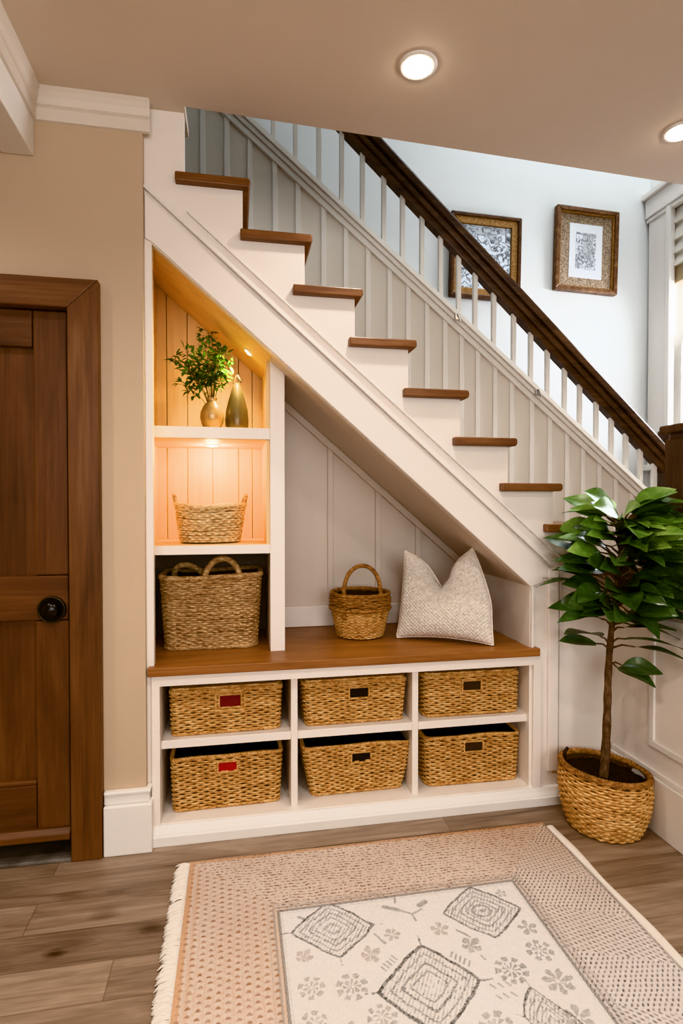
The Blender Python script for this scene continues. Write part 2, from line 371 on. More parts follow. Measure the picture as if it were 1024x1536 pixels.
# ------------------------------------------------------------------ staircase
TL = [-.201, .02, .206, .412, .620, .819, 1.013, 1.201, 1.385]
TZ = [2.338, 2.162, 1.981, 1.805, 1.626, 1.448, 1.274, 1.113, .936]
ST = thing('staircase', 'white closed-side staircase with brown wooden treads rising left', 'staircase', (.5, YF, 0))
YS = 2.92
TW = .256; TT = .031
# side board with the stepped top edge; lower edge follows the slope
poly = [(-.306, 0), (-.282, 0), (-.282, 2.094), (1.145, .866), (1.145, 0), (XB+.1, 0)]
top = [(XB+.1, .936-TT)]
for k in range(8, -1, -1):
    xr = TL[k]+TW-.026
    if k == 8: xr = XB+.1
    xl = TL[k-1]+TW-.026 if k > 0 else -.172
    top += [(xr, TZ[k]-TT), (xl, TZ[k]-TT)] if k < 8 else [(xl, TZ[k]-TT)]
top += [(-.172, ZC), (-.306, ZC)]
obj('side_board', MB().prism(poly+top, 'y', YF, YF+.035), WHITE, ST)
def strip(x0, z0, x1, z1, w, th, y=YF):   # a sloping strip lying on the side board, w measured down the slope normal
    dx, dz = x1-x0, z1-z0; L = math.hypot(dx, dz); nx, nz = dz/L*w, -dx/L*w
    if nz > 0: nx, nz = -nx, -nz
    return [(x0, z0), (x1, z1), (x1+nx, z1+nz), (x0+nx, z0+nz)], y-th, y
sl = -(2.275-.943)/1.532
# proud lower stringer between the moulding line and the bottom edge
mb = MB().prism([(-.304, 2.264), (1.231, .932), (1.231, .90), (1.147, .864), (-.28, 2.096), (-.304, 2.11)], 'y', YF-.009, YF)
obj('stringer', mb, WHITE, ST, bevel=.003)
p, a, b = strip(-.304, 2.289, 1.236, .952, .009, .018)
obj('stringer_bead', MB().prism(p, 'y', a, b), WHITE_B, ST, bevel=.003)
p, a, b = strip(-.159, 2.216, 1.289, .970, .007, .012)
obj('thin_bead', MB().prism(p, 'y', a, b), WHITE_B, ST, bevel=.002)
mb = MB().box(1.222, YF-.012, .125, 1.265, YF, .935)
obj('pilaster_strip', mb, WHITE, ST, bevel=.003)
mb = MB().box(1.272, YF-.008, .125, 1.276, YF, .93).box(1.272, YF-.008, .121, XB, YF, .126)
obj('panel_bead', mb, WHITE_B, ST, bevel=.001)
mb = MB().box(1.147, YF-.014, .62, 1.157, YF, .866)
obj('corner_bead', mb, WHITE_B, ST, bevel=.002)
for k in range(9):
    x0 = TL[k]; x1 = x0+TW; z = TZ[k]
    if k == 8: x1 = 1.70
    mb = MB().prism([(x0, z-TT), (x1-.006, z-TT), (x1, z-TT*.7), (x1, z-.006), (x1-.006, z), (x0, z)], 'y', YF-.03, YS)
    obj('tread', mb, TREAD, ST, bevel=.005)
    xr = TL[k]+TW-.04
    if k < 8:
        obj('riser', MB().box(xr-.012, YF+.036, TZ[k+1], xr, YS, z-TT), WHITE_B, ST)
# landing beyond
struct('trim_8', MB().box(1.70, YF+.04, .73, XW, YB, .76), TREAD)
# soffit (white part over the bench)
def soffit_z(x): return 2.094+(x+.282)*(.866-2.094)/(1.145+.282)
mb = MB().prism([(.132, soffit_z(.132)+.02), (1.147, soffit_z(1.147)+.02), (1.147, soffit_z(1.147)), (.132, soffit_z(.132))], 'y', YF+.035, 2.63)
obj('soffit', mb, ALCOVE, ST)
p, a, b = strip(.19, soffit_z(.19), 1.147, soffit_z(1.147), .03, 0)
obj('soffit_trim', MB().prism(p, 'y', 2.575, 2.6), ALCOVE, ST, bevel=.003)
# right end wall of the alcove
struct('wall_alcove_right', MB().prism([(YF+.035, 0), (2.62, 0), (2.62, .875), (YF+.035, .875)], 'x', 1.145, 1.165), WHITE)
# alcove back wall, with battens and baseboard
struct('wall_alcove_back', MB().prism([(-.36, 0), (1.165, 0), (1.165, .88), (.18, 1.73), (-.36, 2.19)], 'y', 2.60, 2.62), ALCOVE)
mb = MB()
for x in (.42, .648, .845): mb.prism([(x, .725), (x+.026, .725), (x+.026, soffit_z(x+.026)-.02), (x, soffit_z(x)-.02)], 'y', 2.588, 2.6)
struct('trim_9', mb, ALCOVE, bevel=.002)
struct('baseboard_alcove', MB().box(.19, 2.582, .626, 1.145, 2.6, .722), WHITE, bevel=.004)

# base moulding along the bench and stair side
# ------------------------------------------------------------------ bench
CB = thing('cubby_cabinet', 'low white cabinet with six open cubbies under the oak bench top', 'cabinet', (.45, YF, 0))
CF = 2.075
mb = MB().box(-.30, CF, .555, 1.146, CF+.03, .592).box(-.30, CF, .066, -.262, CF+.03, .556).box(1.156-.03, CF, .066, 1.19, CF+.03, .556)
obj('face_frame', MB().prism([(-.29, .05), (-.262, .05), (-.262, .555), (1.156, .555), (1.156, .05), (1.19, .05), (1.19, .594), (-.29, .594)], 'y', 2.05, CF+.02), WHITE, CB, bevel=.002)
obj('cabinet_floor', MB().box(-.29, CF-.018, .035, 1.19, 2.56, .068), WHITE, CB, bevel=.003)
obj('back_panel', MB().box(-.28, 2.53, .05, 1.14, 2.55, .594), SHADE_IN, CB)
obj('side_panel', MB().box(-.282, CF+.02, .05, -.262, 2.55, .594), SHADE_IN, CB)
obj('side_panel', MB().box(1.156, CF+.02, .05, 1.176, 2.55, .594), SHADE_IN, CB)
for x in (.2, .668): obj('divider', MB().box(x, CF+.012, .068, x+.025, 2.53, .594), WHITE, CB, bevel=.002)
for (x0, x1) in ((-.262, .2), (.225, .668), (.693, 1.156)): obj('cubby_shelf', MB().box(x0, CF+.01, .32, x1, 2.53, .35), WHITE, CB, bevel=.002)
mb = MB().box(-.288, 2.052, 0, XB-.022, CF, .036).prism([(2.045, .036), (CF, .036), (CF, .062), (2.057, .062), (2.052, .045)], 'x', -.288, XB-.022)
mb = MB().prism([(2.03, 0), (2.075, 0), (2.075, .066), (2.05, .066), (2.044, .052), (2.036, .04), (2.036, .036), (2.03, .034)], 'x', -.288, XB-.024)
obj('plinth', mb, WHITE_B, CB, bevel=.002)
bt = obj('bench_top', MB().prism([(-.30, 2.035), (1.176, 2.035), (1.176, YF+.004), (1.144, YF+.004), (1.144, 2.598), (-.36, 2.598), (-.36, 2.12), (-.30, 2.07)], 'z', .594, .625), OAK, bevel=.003)
tag(bt, 'long oak bench top above the cubbies', 'bench top')

# ------------------------------------------------------------------ niche shelving
NP = 2.185
SU = thing('shelf_unit', 'tall lit shelf niche with white front and pine boards under the stairs', 'shelves', (-.08, NP, .625))
def under(x): return soffit_z(x)
mb = MB().prism([(.131, .625), (.187, .625), (.187, soffit_z(.187)+.005), (.131, soffit_z(.131)+.005)], 'y', NP, 2.6)
obj('post', mb, WHITE, SU, bevel=.002)
obj('left_jamb', MB().prism([(-.36, .625), (-.284, .625), (-.284, 2.10), (-.36, 2.16)], 'y', YF+.036, 2.12) if False else MB().box(-.345, YF+.036, .625, -.297, NP, 2.13), WHITE, SU, bevel=.001)
for (z0, z1, nm) in ((1.439, 1.482, 0), (1.003, 1.037, 0)):
    sh = obj('shelf', MB().box(-.33, NP, z0, .131, 2.585, z1), WHITE, SU, bevel=.002)
    obj('shelf_liner', MB().box(-.33, NP+.012, z1, .131, 2.585, z1+.0015), PINEX, sh)
obj('shelf_underside', MB().box(-.33, NP+.012, 1.4375, .131, 2.585, 1.439), PINEX, SU)
# back boards with v-grooves
for (z0, z1) in ((1.0385, 1.4375), (1.4835, 2.2)):
    for i, (x0, x1) in enumerate(((-.345, -.292), (-.292, -.205), (-.205, -.098), (-.098, .015), (.015, .075), (.075, .131))):
        def zt(x): return min(z1, soffit_z(x)-.0)
        mb = MB().prism([(x0+.0012, z0), (x1-.0012, z0), (x1-.0012, zt(x1)), (x0+.0012, zt(x0))], 'y', 2.572+.002*(i % 2), 2.598)
        obj('back_board', mb, PINE, SU, bevel=.002)
for z0, z1 in ((1.0385, 1.4375), (1.4835, 2.13)):
    obj('side_lining', MB().box(-.345, NP+.001, z0, -.332, 2.572, z1), PINE, SU)
for z0, z1 in ((1.0385, 1.4375), (1.4835, soffit_z(.131))):
    obj('side_lining', MB().box(.118, NP+.012, z0, .131, 2.572, z1), PINE, SU)
# sloping pine ceiling of the niche
mb = MB().prism([(-.345, soffit_z(-.345)), (.131, soffit_z(.131)), (.131, soffit_z(.131)+.012), (-.345, soffit_z(-.345)+.012)], 'y', YF+.036, 2.6)
obj('sloping_top', mb, PINEX, SU)
# grey-brown back and white side of the lowest bay
obj('bay_back', MB().box(-.345, 2.58, .6265, .131, 2.598, 1.003), mat_paint('taupe_bay_paint', '#8d8174', .6), SU)
obj('bay_side', MB().box(-.345, NP+.001, .6265, -.335, 2.58, 1.003), WHITE, SU)

def puck(loc, nrm, label, energy, r=.017, flat=False, spread=None):
    p = thing('cabinet_light', label, 'light', loc)
    n = Vector(nrm).normalized(); q = Vector((0, 0, 1)).rotation_difference(n).to_matrix()
    def xf(m):
        V = m.verts(); m.v = [np.array([list(q @ Vector(v)) for v in V]) + np.array(loc)]; return m
    th_ = [(r*1.35, 0), (r*1.35, .003), (r*1.05, .005), (r*1.0, .003)]
    obj('bezel', xf(MB().lathe(th_, (0, 0, 0), 28)), WHITE_B, p, smooth=True)
    obj('lens', xf(MB().lathe([(r, .003), (r*.8, .006), (r*.4, .008), (0.0001, .0085)], (0, 0, 0), 28)), LED, p, smooth=True)
    li = bpy.data.lights.new('niche_led', 'SPOT' if spread else 'POINT'); li.energy = energy; li.color = (1, .80, .40); li.shadow_soft_size = .02
    if spread: li.spot_size = spread; li.spot_blend = 1
    lo = bpy.data.objects.new('niche_led', li); COL.objects.link(lo); lo.location = Vector(loc)+n*.03
    lo.rotation_euler = n.to_track_quat('-Z', 'Y').to_euler()
    return p
sn = Vector((-(2.094-.866), 0, -(1.145+.282))).normalized()
puck((.055, 2.32, soffit_z(.055)), sn, 'small round recessed light in the sloping pine niche ceiling', 13.0, spread=math.radians(165))
puck((-.095, 2.42, 1.4375), (0, 0, -1), 'small bright light under the upper niche shelf', 3.6, .024)

# ------------------------------------------------------------------ stair railing and batten wall on the far side
def railz(x): return 3.135+(x+.052)*(1.335-3.135)/(2.152+.052)      # lower edge of the dado cap
def handz(x): return 3.111+(x-.749)*(1.532-3.111)/(2.473-.749)      # upper edge of the handrail
x0, x1 = -1.6, 2.5
struct('wall_stair_far', MB().prism([(x0, 0), (x1, 0), (x1, railz(x1)), (.0, railz(0)), (x0, railz(x0))], 'y', YS+.012, YS+.05), GREYP)
BX = [-.154, -.036, .078, .203, .32, .453, .57, .689, .806, .909, 1.014, 1.117, 1.212, 1.306, 1.408, 1.507, 1.628, 1.738, 1.845, 1.945, 2.05, 2.155, 2.26, 2.36]
BX = [-.62, -.505, -.39, -.27] + BX
mb = MB()
bw = struct('trim_10', MB().box(-1.6, YS, 0, -1.57, YS+.012, .1), BATTEN)
for x in BX: mb.prism([(x-.013, .1), (x+.013, .1), (x+.013, railz(x+.013)), (x-.013, railz(x-.013))], 'y', YS, YS+.0125)
p, a, b = strip(x0, railz(x0)-.0, x1, railz(x1), .014, .0)
bpy.data.objects.remove(bw)
struct('trim_10', mb, BATTEN, bevel=.002)
SR = thing('stair_railing', 'long stair railing with dark brown handrail and thin white balusters', 'railing', (1.0, YS, 1.0))
mb = MB()
def slope_bar(mb, f, z0, z1, y0, y1, xa, xb):
    mb.prism([(xa, f(xa)+z0), (xb, f(xb)+z0), (xb, f(xb)+z1), (xa, f(xa)+z1)], 'y', y0, y1)
for (z0, z1, d) in ((-.004, .034, .010), (.034, .062, .022), (.062, .078, .034), (.078, .102, .024)):
    slope_bar(mb, railz, z0, z1, YS-d, YS+.06, x0, x1)
obj('cap_rail', mb, BATTEN, SR, bevel=.003)
for i, (x, z_) in enumerate(((1.17, 2.1), (1.64, 1.8))):
    zc = railz(x)+.05
    obj('clip', MB().box(x-.012, YS-.04, zc-.012, x+.012, YS-.018, zc+.018).tube([(x, YS-.045, zc+.02), (x+.018, YS-.04, zc-.02)], .005, 8), CHROME, SR, bevel=.002)
mb = MB()
xa, xb = -.25, 2.47
for (z0, z1, d0, d1) in ((-.165, -.118, -.005, .052), (-.118, -.082, -.022, .07), (-.082, -.066, -.012, .06), (-.066, -.018, -.034, .08), (-.018, .0, -.02, .066)):
    slope_bar(mb, handz, z0, z1, YS+d0, YS+d1, xa, xb)
obj('handrail', mb, RAILW, SR, bevel=.005)
HX = [.197, .31, .432, .552, .663, .779, .882, .991, 1.096, 1.2, 1.296, 1.406, 1.525, 1.629, 1.731, 1.838, 1.934, 2.039, 2.137, 2.232, 2.328, 2.42]
HX = [-.03, .085] + HX
for x in HX:
    zt = handz(x)-.12
    obj('baluster', MB().prism([(x-.0125, railz(x-.0125)+.09), (x+.0125, railz(x+.0125)+.09), (x+.0125, zt), (x-.0125, zt)], 'y', YS+.012, YS+.037), BATTEN, SR, bevel=.003)
obj('end_post', MB().box(2.47, YS-.03, .76, 2.56, YS+.06, 1.62), NEWELW, SR, bevel=.006)

NW = thing('newel_post', 'dark brown square newel post behind the potted tree', 'post', (1.60, 1.79, .873))
nx0, nx1, ny0, ny1 = 1.532, 1.660, 1.68, 1.812
obj('shaft', MB().box(nx0, ny0, .873, nx1, ny1, 1.425), NEWELW, NW, bevel=.005)
obj('neck', MB().box(nx0+.012, ny0+.012, 1.425, nx1-.012, ny1-.012, 1.447), RAILW, NW, bevel=.003)
obj('post_cap', MB().box(nx0-.014, ny0-.014, 1.446, nx1+.014, ny1+.014, 1.476), NEWELW, NW, bevel=.008)
obj('post_foot', MB().box(nx0-.014, ny0-.014, .873, nx1+.014, ny1+.014, .897), NEWELW, NW, bevel=.005)

# ------------------------------------------------------------------ pictures
t = NT('gilt_wood_frame'); fz = t.noise(t.coord(), 30, 4); FRM = t.done(t.ramp(fz, [(.3, '#5f4430'), (.6, '#84644a'), (.8, '#ab8b69')]), .35, Metallic=.15)
t = NT('gold_inner_frame'); fz = t.noise(t.coord(), 60, 4); GOLDF = t.done(t.ramp(fz, [(.3, '#80603c'), (.6, '#ad8657'), (.8, '#cfab7d')]), .35, Metallic=.3)
t = NT('dark_rosewood_frame'); fz = t.noise(t.coord((1, 1, 1)), 20, 4); ROSE = t.done(t.ramp(fz, [(.3, '#46301f'), (.7, '#6d4d36')]), .35)
t = NT('speckled_linen_mount'); fz = t.noise(t.coord((1, 1, 1)), 160, 2); fz2 = t.noise(t.coord(), 8, 2); LINEN = t.done(t.mix(t.ramp(fz, [(.35, '#6e5b49'), (.5, '#a08a72'), (.62, '#c6b59d')]), lin('#8a7f74'), t.math('MULTIPLY', fz2, .3)), .8)
PAPER = mat_paint('white_mount', '#eef1f5', .7, .01, 0)
def art(name, bg, ink, sc, seed):
    t = NT(name); v = t.coord((1, 1, 1), 'Object', (seed, seed*2, 0))
    a = t.noise(v, sc, 6, .6, 1.6); b = t.noise(v, sc*.35, 2)
    ln = t.math('ABSOLUTE', t.math('SUBTRACT', a, .5))
    f1 = t.n('ShaderNodeMapRange'); f1.inputs['From Min'].default_value = .004; f1.inputs['From Max'].default_value = .05; t.l(ln, f1.inputs['Value'])
    c = t.ramp(f1.outputs[0], [(0, ink), (.5, '#a9adb3'), (1, bg)])
    c = t.mix(c, lin('#8d8f91'), t.math('MULTIPLY', t.math('GREATER_THAN', b, .55), .45))
    return t.done(c, .6)
ART1 = art('pale_winter_print', '#e9eef4', '#55585c', 16, 3.1)
ART2 = art('branches_print', '#e4ecf4', '#3d4144', 12, 7.7)
def picture(cx, cz, w, h, label, inner, arts, rot, fr, fw=.03):
    F = thing('picture_frame', label, 'picture', (0, 0, 0))
    def ring(w, h, t_, y0, y1):
        m = MB(); a, b = w/2, h/2
        o = [(-a, -b), (a, -b), (a, b), (-a, b)]; i = [(-a+t_, -b+t_), (a-t_, -b+t_), (a-t_, b-t_), (-a+t_, b-t_)]
        for k in range(4):
            k2 = (k+1) % 4; m.prism([o[k], o[k2], i[k2], i[k]], 'y', y0, y1)
        return m
    obj('frame', ring(w, h, fw, -.045, -.002), fr, F, bevel=.006)
    e = obj('inner_frame', ring(w-2*fw+.004, h-2*fw+.004, inner[0], -.032, -.004), inner[1], F, bevel=.003)
    obj('mount', MB().box(-w/2+fw, -.016, -h/2+fw, w/2-fw, -.006, h/2-fw), inner[2], F)
    if inner[3]: obj('paper', MB().box(-inner[3], -.019, -inner[4], inner[3], -.014, inner[4]), PAPER, F)
    aw, ah = arts[1], arts[2]
    obj('print', MB().box(-aw, -.022, -ah, aw, -.018, ah), arts[0], F)
    F.location = (cx, YB, cz); F.rotation_euler = (0, rot, 0)
    return F
picture(2.392, 2.938, .475, .575, 'framed print with wide speckled mount, nearest the window', (.012, GOLDF, LINEN, .125, .185), (ART1, .075, .125), math.radians(1.5), FRM)
picture(1.648, 2.835, .50, .56, 'gold framed winter print partly behind the handrail', (.045, GOLDF, PAPER, 0, 0), (ART2, .178, .208), math.radians(1.0), ROSE, .025)

# ------------------------------------------------------------------ woven baskets
def rrect(a, b, r, N):
    r = min(r, a-1e-4, b-1e-4)
    segs = []
    M = 40
    for cx, cy, t0 in ((a-r, b-r, 0), (-(a-r), b-r, PI/2), (-(a-r), -(b-r), PI), (a-r, -(b-r), 1.5*PI)):
        th_ = np.linspace(t0, t0+PI/2, M); segs.append(np.stack([cx+r*np.cos(th_), cy+r*np.sin(th_)], 1))
    P = np.concatenate(segs); P = np.concatenate([P, P[:1]])
    s = np.concatenate([[0], np.cumsum(np.linalg.norm(np.diff(P, axis=0), axis=1))])
    q = np.linspace(0, s[-1], N, endpoint=False)
    X = np.stack([np.interp(q, s, P[:, 0]), np.interp(q, s, P[:, 1])], 1)
    T = np.roll(X, -1, 0)-np.roll(X, 1, 0); T /= np.linalg.norm(T, axis=1)[:, None]
    return X, np.stack([T[:, 1], -T[:, 0]], 1), s[-1]
def weave(dims, z0, z1, rows, K, amp, rr, rv, slot=None, zwave=None, jit=.0008, seg=4):
    """rows of strands passing over and under K stakes; dims(h) -> (a,b,r) at height fraction h"""
    mb = MB(); N = K*seg
    for i in range(rows):
        h = (i+.5)/rows
        X, Nn, _ = rrect(*dims(h), N)
        ph = PI*i
        off = amp*np.cos(PI*np.arange(N)/seg + ph) + RNG.normal(0, jit*.5, N)
        z = z0+(z1-z0)*h + RNG.normal(0, jit*.5) + np.convolve(np.tile(RNG.normal(0, jit, N), 3), np.ones(5)/5, 'same')[N:2*N]
        if zwave is not None: z = z+zwave(X, h)
        rw = rr*(1+RNG.normal(0, .08)); vw = rv*(1+RNG.normal(0, .06))
        C = np.concatenate([X+Nn*off[:, None], z[:, None]], 1); N3 = np.concatenate([Nn, np.zeros((N, 1))], 1)
        closed = True
        if slot and slot[2] < z0+(z1-z0)*h < slot[3]:
            inside = (Nn[:, 1] < -.9) & (np.abs(X[:, 0]-slot[0]) < slot[1])
            keep = ~inside; k0 = np.where(inside)[0].max()+1
            C = np.roll(C, -k0, 0)[:keep.sum()]; N3 = np.roll(N3, -k0, 0)[:keep.sum()]; closed = False
        th_ = np.linspace(0, 2*PI, 6, endpoint=False)
        P = C[:, None]+N3[:, None]*(rw*np.cos(th_))[None, :, None]+np.array([0, 0, 1.])*(vw*np.sin(th_))[None, :, None]
        mb.grid(P, cu=closed, cv=True)
    return mb
def shell(dims, z0, z1, inset, n=64, rings=6, zwave=None, slot=None):  # inner shell; shade between the strands is put into its dark colour
    mb = MB(); R = []
    for i in range(rings+1):
        h = i/rings; a, b, r = dims(h); X, Nn, _ = rrect(a-inset, b-inset, max(r-inset, .004), n)
        z = np.full(n, z0+(z1-z0)*h)
        if zwave is not None: z = z+zwave(X, h)
        R.append(np.concatenate([X, z[:, None]], 1))
    mb.grid(np.array(R), cv=True); mb.f.append(tuple(range(n))[::-1])
    return mb
def rope(mb, path, R, strands=2, pitch=.02, closed=False, n=6, sr=None):
    path = np.asarray(path, float); d = np.linalg.norm(np.diff(path, axis=0), axis=1); s = np.concatenate([[0], np.cumsum(d)])
    if closed: Ltot = s[-1]+np.linalg.norm(path[0]-path[-1])
    else: Ltot = s[-1]
    m = max(12, int(Ltot/(pitch/6)))
    q = np.linspace(0, Ltot, m, endpoint=not closed)
    PP = np.concatenate([path, path[:1]]) if closed else path
    ss = np.concatenate([s, [Ltot]]) if closed else s
    C = np.stack([np.interp(q, ss, PP[:, k]) for k in range(3)], 1)
    T = (np.roll(C, -1, 0)-np.roll(C, 1, 0)) if closed else np.gradient(C, axis=0)
    T /= np.linalg.norm(T, axis=1)[:, None]
    up = np.array([0, 0, 1.]) if abs(T[:, 2]).mean() < .8 else np.array([0, 1., 0])
    U = np.cross(T, up); U /= np.linalg.norm(U, axis=1)[:, None]+1e-9; W = np.cross(T, U)
    turns = max(1, round(Ltot/pitch))
    for k in range(strands):
        a = 2*PI*(q/Ltot*turns + k/strands)
        mb.tube(C+R*(U*np.cos(a)[:, None]+W*np.sin(a)[:, None]), sr or R*1.05, n, closed=closed)
    return mb
def place(root, loc, rz=0):
    root.location = loc; root.rotation_euler = (0, 0, rz)

# six storage baskets in the cubbies: built about their own base centre
def storage_basket(label, cx, yf, zb, w, h, slotx, slotw, sloth, slotz, slotmat, flare=.02, lid=False, rz=0, rnd=.02, slotframe=False):
    B = thing('storage_basket', label, 'basket', (0, 0, 0), 'wicker baskets in the cubbies')
    dep = .34
    dims = lambda q: (w/2-flare*(1-q)**1.2, dep/2-flare*(1-q)*.6, rnd+.004*q)
    sl = (slotx, slotw/2, slotz-sloth/2, slotz+sloth/2)
    zw = lambda X, q: .004*q*np.cos(X[:, 0]*9)+.002*np.sin(X[:, 0]*23+cx*40)*q
    K = 2*int((2*(w+dep))/.0225/2)
    obj('basket_body', weave(dims, .004, h-.008, int(h/.0088), K, .0040, .0028, .0044, sl, zw), WICK, B, smooth=True)
    obj('basket_gap_shade', shell(dims, .002, h-.004, .0085, zwave=zw), CORE, B)
    X, Nn, _ = rrect(*dims(1.0), 120)
    zr = h-.005+zw(X, 1.0)
    mb = MB(); rope(mb, np.concatenate([X, zr[:, None]], 1), .0042, 2, .02, True)
    obj('basket_rim', mb, WICK, B, smooth=True)
    X2, _, _ = rrect(*dims(0), 120); mb = MB(); rope(mb, np.concatenate([X2, np.full((120, 1), .005)], 1), .0035, 2, .02, True)
    obj('base_rope', mb, WICK, B, smooth=True)
    q = slotz/h; yfr = -dims(q)[1]
    # slot plate: red cloth, elsewhere the opening's shade as colour; plus woven edge
    obj('slot_plate', MB().box(slotx-slotw/2-.004, yfr-.0015, slotz-sloth/2-.003, slotx+slotw/2+.004, yfr+.006, slotz+sloth/2+.003), slotmat, B)
    mb = MB(); a, b = slotw/2+.003, sloth/2+.003
    ring = [(slotx-a, yfr-.004, slotz-b), (slotx+a, yfr-.004, slotz-b), (slotx+a, yfr-.004, slotz+b), (slotx-a, yfr-.004, slotz+b)]
    for k in range(4): rope(mb, [ring[k], ring[(k+1) % 4]], .0022, 2, .012)
    if slotframe:
        a += .012; b += .010
        ring = [(slotx-a, yfr-.004, slotz-b), (slotx+a, yfr-.004, slotz-b), (slotx+a, yfr-.004, slotz+b), (slotx-a, yfr-.004, slotz+b)]
        for k in range(4): rope(mb, [ring[k], ring[(k+1) % 4]], .003, 2, .014)
    obj('slot_edge', mb, WICK, B, smooth=True)
    if lid:
        mbl = weave(lambda q: (w/2*(1-.02*q)-.002, dep/2-.002, rnd), h-.002, h+.012, 2, K, .002, .003, .0046)
        R = [np.concatenate([rrect(w/2*s_, dep/2*s_, rnd, 64)[0], np.full((64, 1), h+.010+.004*(1-s_))], 1) for s_ in (1, .7, .4, .02)]
        mbl.grid(np.array(R), cv=True)
        obj('lid', mbl, WICK, B, smooth=True)
    place(B, (cx, yf+dep/2, zb), rz)
    return B
storage_basket('wicker basket with dark red handle slot, above the bright red one', -.036, 2.115, .351, .40, .162, .012, .075, .042, .118, REDSLOT, .006, True, math.radians(1.0), slotframe=True)
storage_basket('wicker basket with bright red handle slot in a bottom cubby', -.036, 2.125, .069, .40, .195, .0, .066, .034, .152, REDSLOT2, .008, False, math.radians(1.5))
storage_basket('wicker basket in the upper middle cubby with black handle slot', .452, 2.115, .351, .40, .163, .012, .072, .036, .118, GAPSHADE, .012, True, math.radians(0.0))
storage_basket('flared open wicker basket in the lower middle cubby', .464, 2.125, .069, .425, .195, .010, .072, .034, .143, GAPSHADE, .034, False, math.radians(0.5))
storage_basket('wicker basket in the upper right cubby with grey brown handle slot', .932, 2.115, .351, .40, .163, -.005, .074, .036, .118, BROWNSLOT, .004, True, math.radians(-1.0), .03)
storage_basket('wicker basket with rounded brown handle slot in the lower right cubby', .94, 2.125, .069, .40, .195, .0, .074, .036, .150, BROWNSLOT, .008, False, math.radians(-1.0), .03)

# big rectangular seagrass basket in the lowest bay of the niche
B = thing('seagrass_basket', 'large brown rectangular seagrass basket with loop handles on the bench', 'basket', (0, 0, 0))
H = .285; a_, b_ = .193, .13
dims = lambda q: (a_-.018*(1-q), b_-.012*(1-q), .045)
zw = lambda X, q: q*(.004*np.sin(X[:, 0]*14)+.006*(np.abs(X[:, 0])/a_)**2)
K = 64
obj('basket_body', weave(dims, .004, H-.012, 32, 56, .0030, .0035, .0053, None, zw, .0013), WICKB, B, smooth=True)
obj('basket_gap_shade', shell(dims, .002, H-.006, .0085, zwave=zw), CORE, B)
X, Nn, _ = rrect(*dims(1.0), 140); mb = MB(); rope(mb, np.concatenate([X, (H-.006+zw(X, 1))[:, None]], 1), .0058, 3, .03, True)
obj('basket_rim', mb, WICKB, B, smooth=True)
X2, _, _ = rrect(*dims(0), 120); mb = MB(); rope(mb, np.concatenate([X2, np.full((120, 1), .006)], 1), .005, 3, .03, True)
obj('base_rope', mb, WICKB, B, smooth=True)
def arch(cx, y, z, hw, h, lean, n=30, tilt=0):
    th_ = np.linspace(0, PI, n); return np.stack([cx+hw*np.cos(th_)+tilt*np.sin(th_), y+lean*np.sin(th_), z+h*np.sin(th_)], 1)
mb = MB(); rope(mb, arch(.045, -b_+.01, H-.02, .068, .085, .02), .0065, 3, .03); obj('loop_handle', mb, WICKB, B, smooth=True)
mb = MB(); rope(mb, arch(-.09, b_*.2, H-.03, .06, .065, -.05, tilt=-.02), .0065, 3, .03); obj('loop_handle', mb, WICKB, B, smooth=True)
place(B, (-.092, 2.25+b_, .627), math.radians(-1.5))

# pale basket with two ear handles on the lit shelf
B = thing('shelf_basket', 'pale woven basket with two ear handles on the lit niche shelf', 'basket', (0, 0, 0))
H = .145
dims = lambda q: (.112+.022*q**.8, .082+.018*q**.8, .078+.018*q**.8)
zw = lambda X, q: q*(.003*np.sin(X[:, 0]*30)+.01*(np.abs(X[:, 0])/.13)**2)
obj('basket_body', weave(dims, .004, H-.008, 15, 46, .0030, .0038, .0053, None, zw, .0013), WICKL, B, smooth=True)
obj('basket_gap_shade', shell(dims, .002, H-.004, .007, zwave=zw), COREL, B)
X, Nn, _ = rrect(*dims(1.0), 120); mb = MB(); rope(mb, np.concatenate([X, (H-.004+zw(X, 1))[:, None]], 1), .0055, 3, .028, True)
obj('basket_rim', mb, WICKL, B, smooth=True)
for s_ in (-1, 1):
    th_ = np.linspace(0, PI, 24)
    mb = MB(); rope(mb, np.stack([s_*(.129+.012*np.sin(th_)), .026*np.cos(th_), H+.0+.042*np.sin(th_)], 1), .0045, 2, .018); obj('ear_handle', mb, WICKB, B, smooth=True)
place(B, (-.098, 2.335, 1.0393), math.radians(8))

# small round basket with hoop handle on the bench
B = thing('hoop_basket', 'small round brown basket with tall hoop handle beside the cushion', 'basket', (0, 0, 0))
H = .185
dims = lambda q: ((.098+.026*q, .098+.026*q, .098+.026*q-.001))
obj('basket_body', weave(dims, .004, H*.66, 19, 46, .0024, .0026, .0036, None, None, .0008), WICK, B, smooth=True)
dimt = lambda q: (.119+.010*math.sin(PI*q), .119+.010*math.sin(PI*q), .118+.010*math.sin(PI*q))
obj('basket_collar', weave(dimt, H*.66, H-.004, 8, 30, .0035, .0032, .0045, None, None, .002), WICKD, B, smooth=True)
obj('basket_gap_shade', shell(lambda q: (.09+.03*q, .09+.03*q, .085+.03*q), .003, H-.01, .004), CORE, B)
X, Nn, _ = rrect(.122, .122, .121, 120); mb = MB(); rope(mb, np.concatenate([X, np.full((120, 1), H-.002)], 1), .0045, 3, .03, True)
obj('basket_rim', mb, WICKD, B, smooth=True)
X, Nn, _ = rrect(.127, .127, .126, 120); mb = MB(); rope(mb, np.concatenate([X, np.full((120, 1), H*.66)], 1), .0045, 3, .03, True)
obj('collar_rope', mb, WICKD, B, smooth=True)
th_ = np.linspace(-.0, PI, 40)
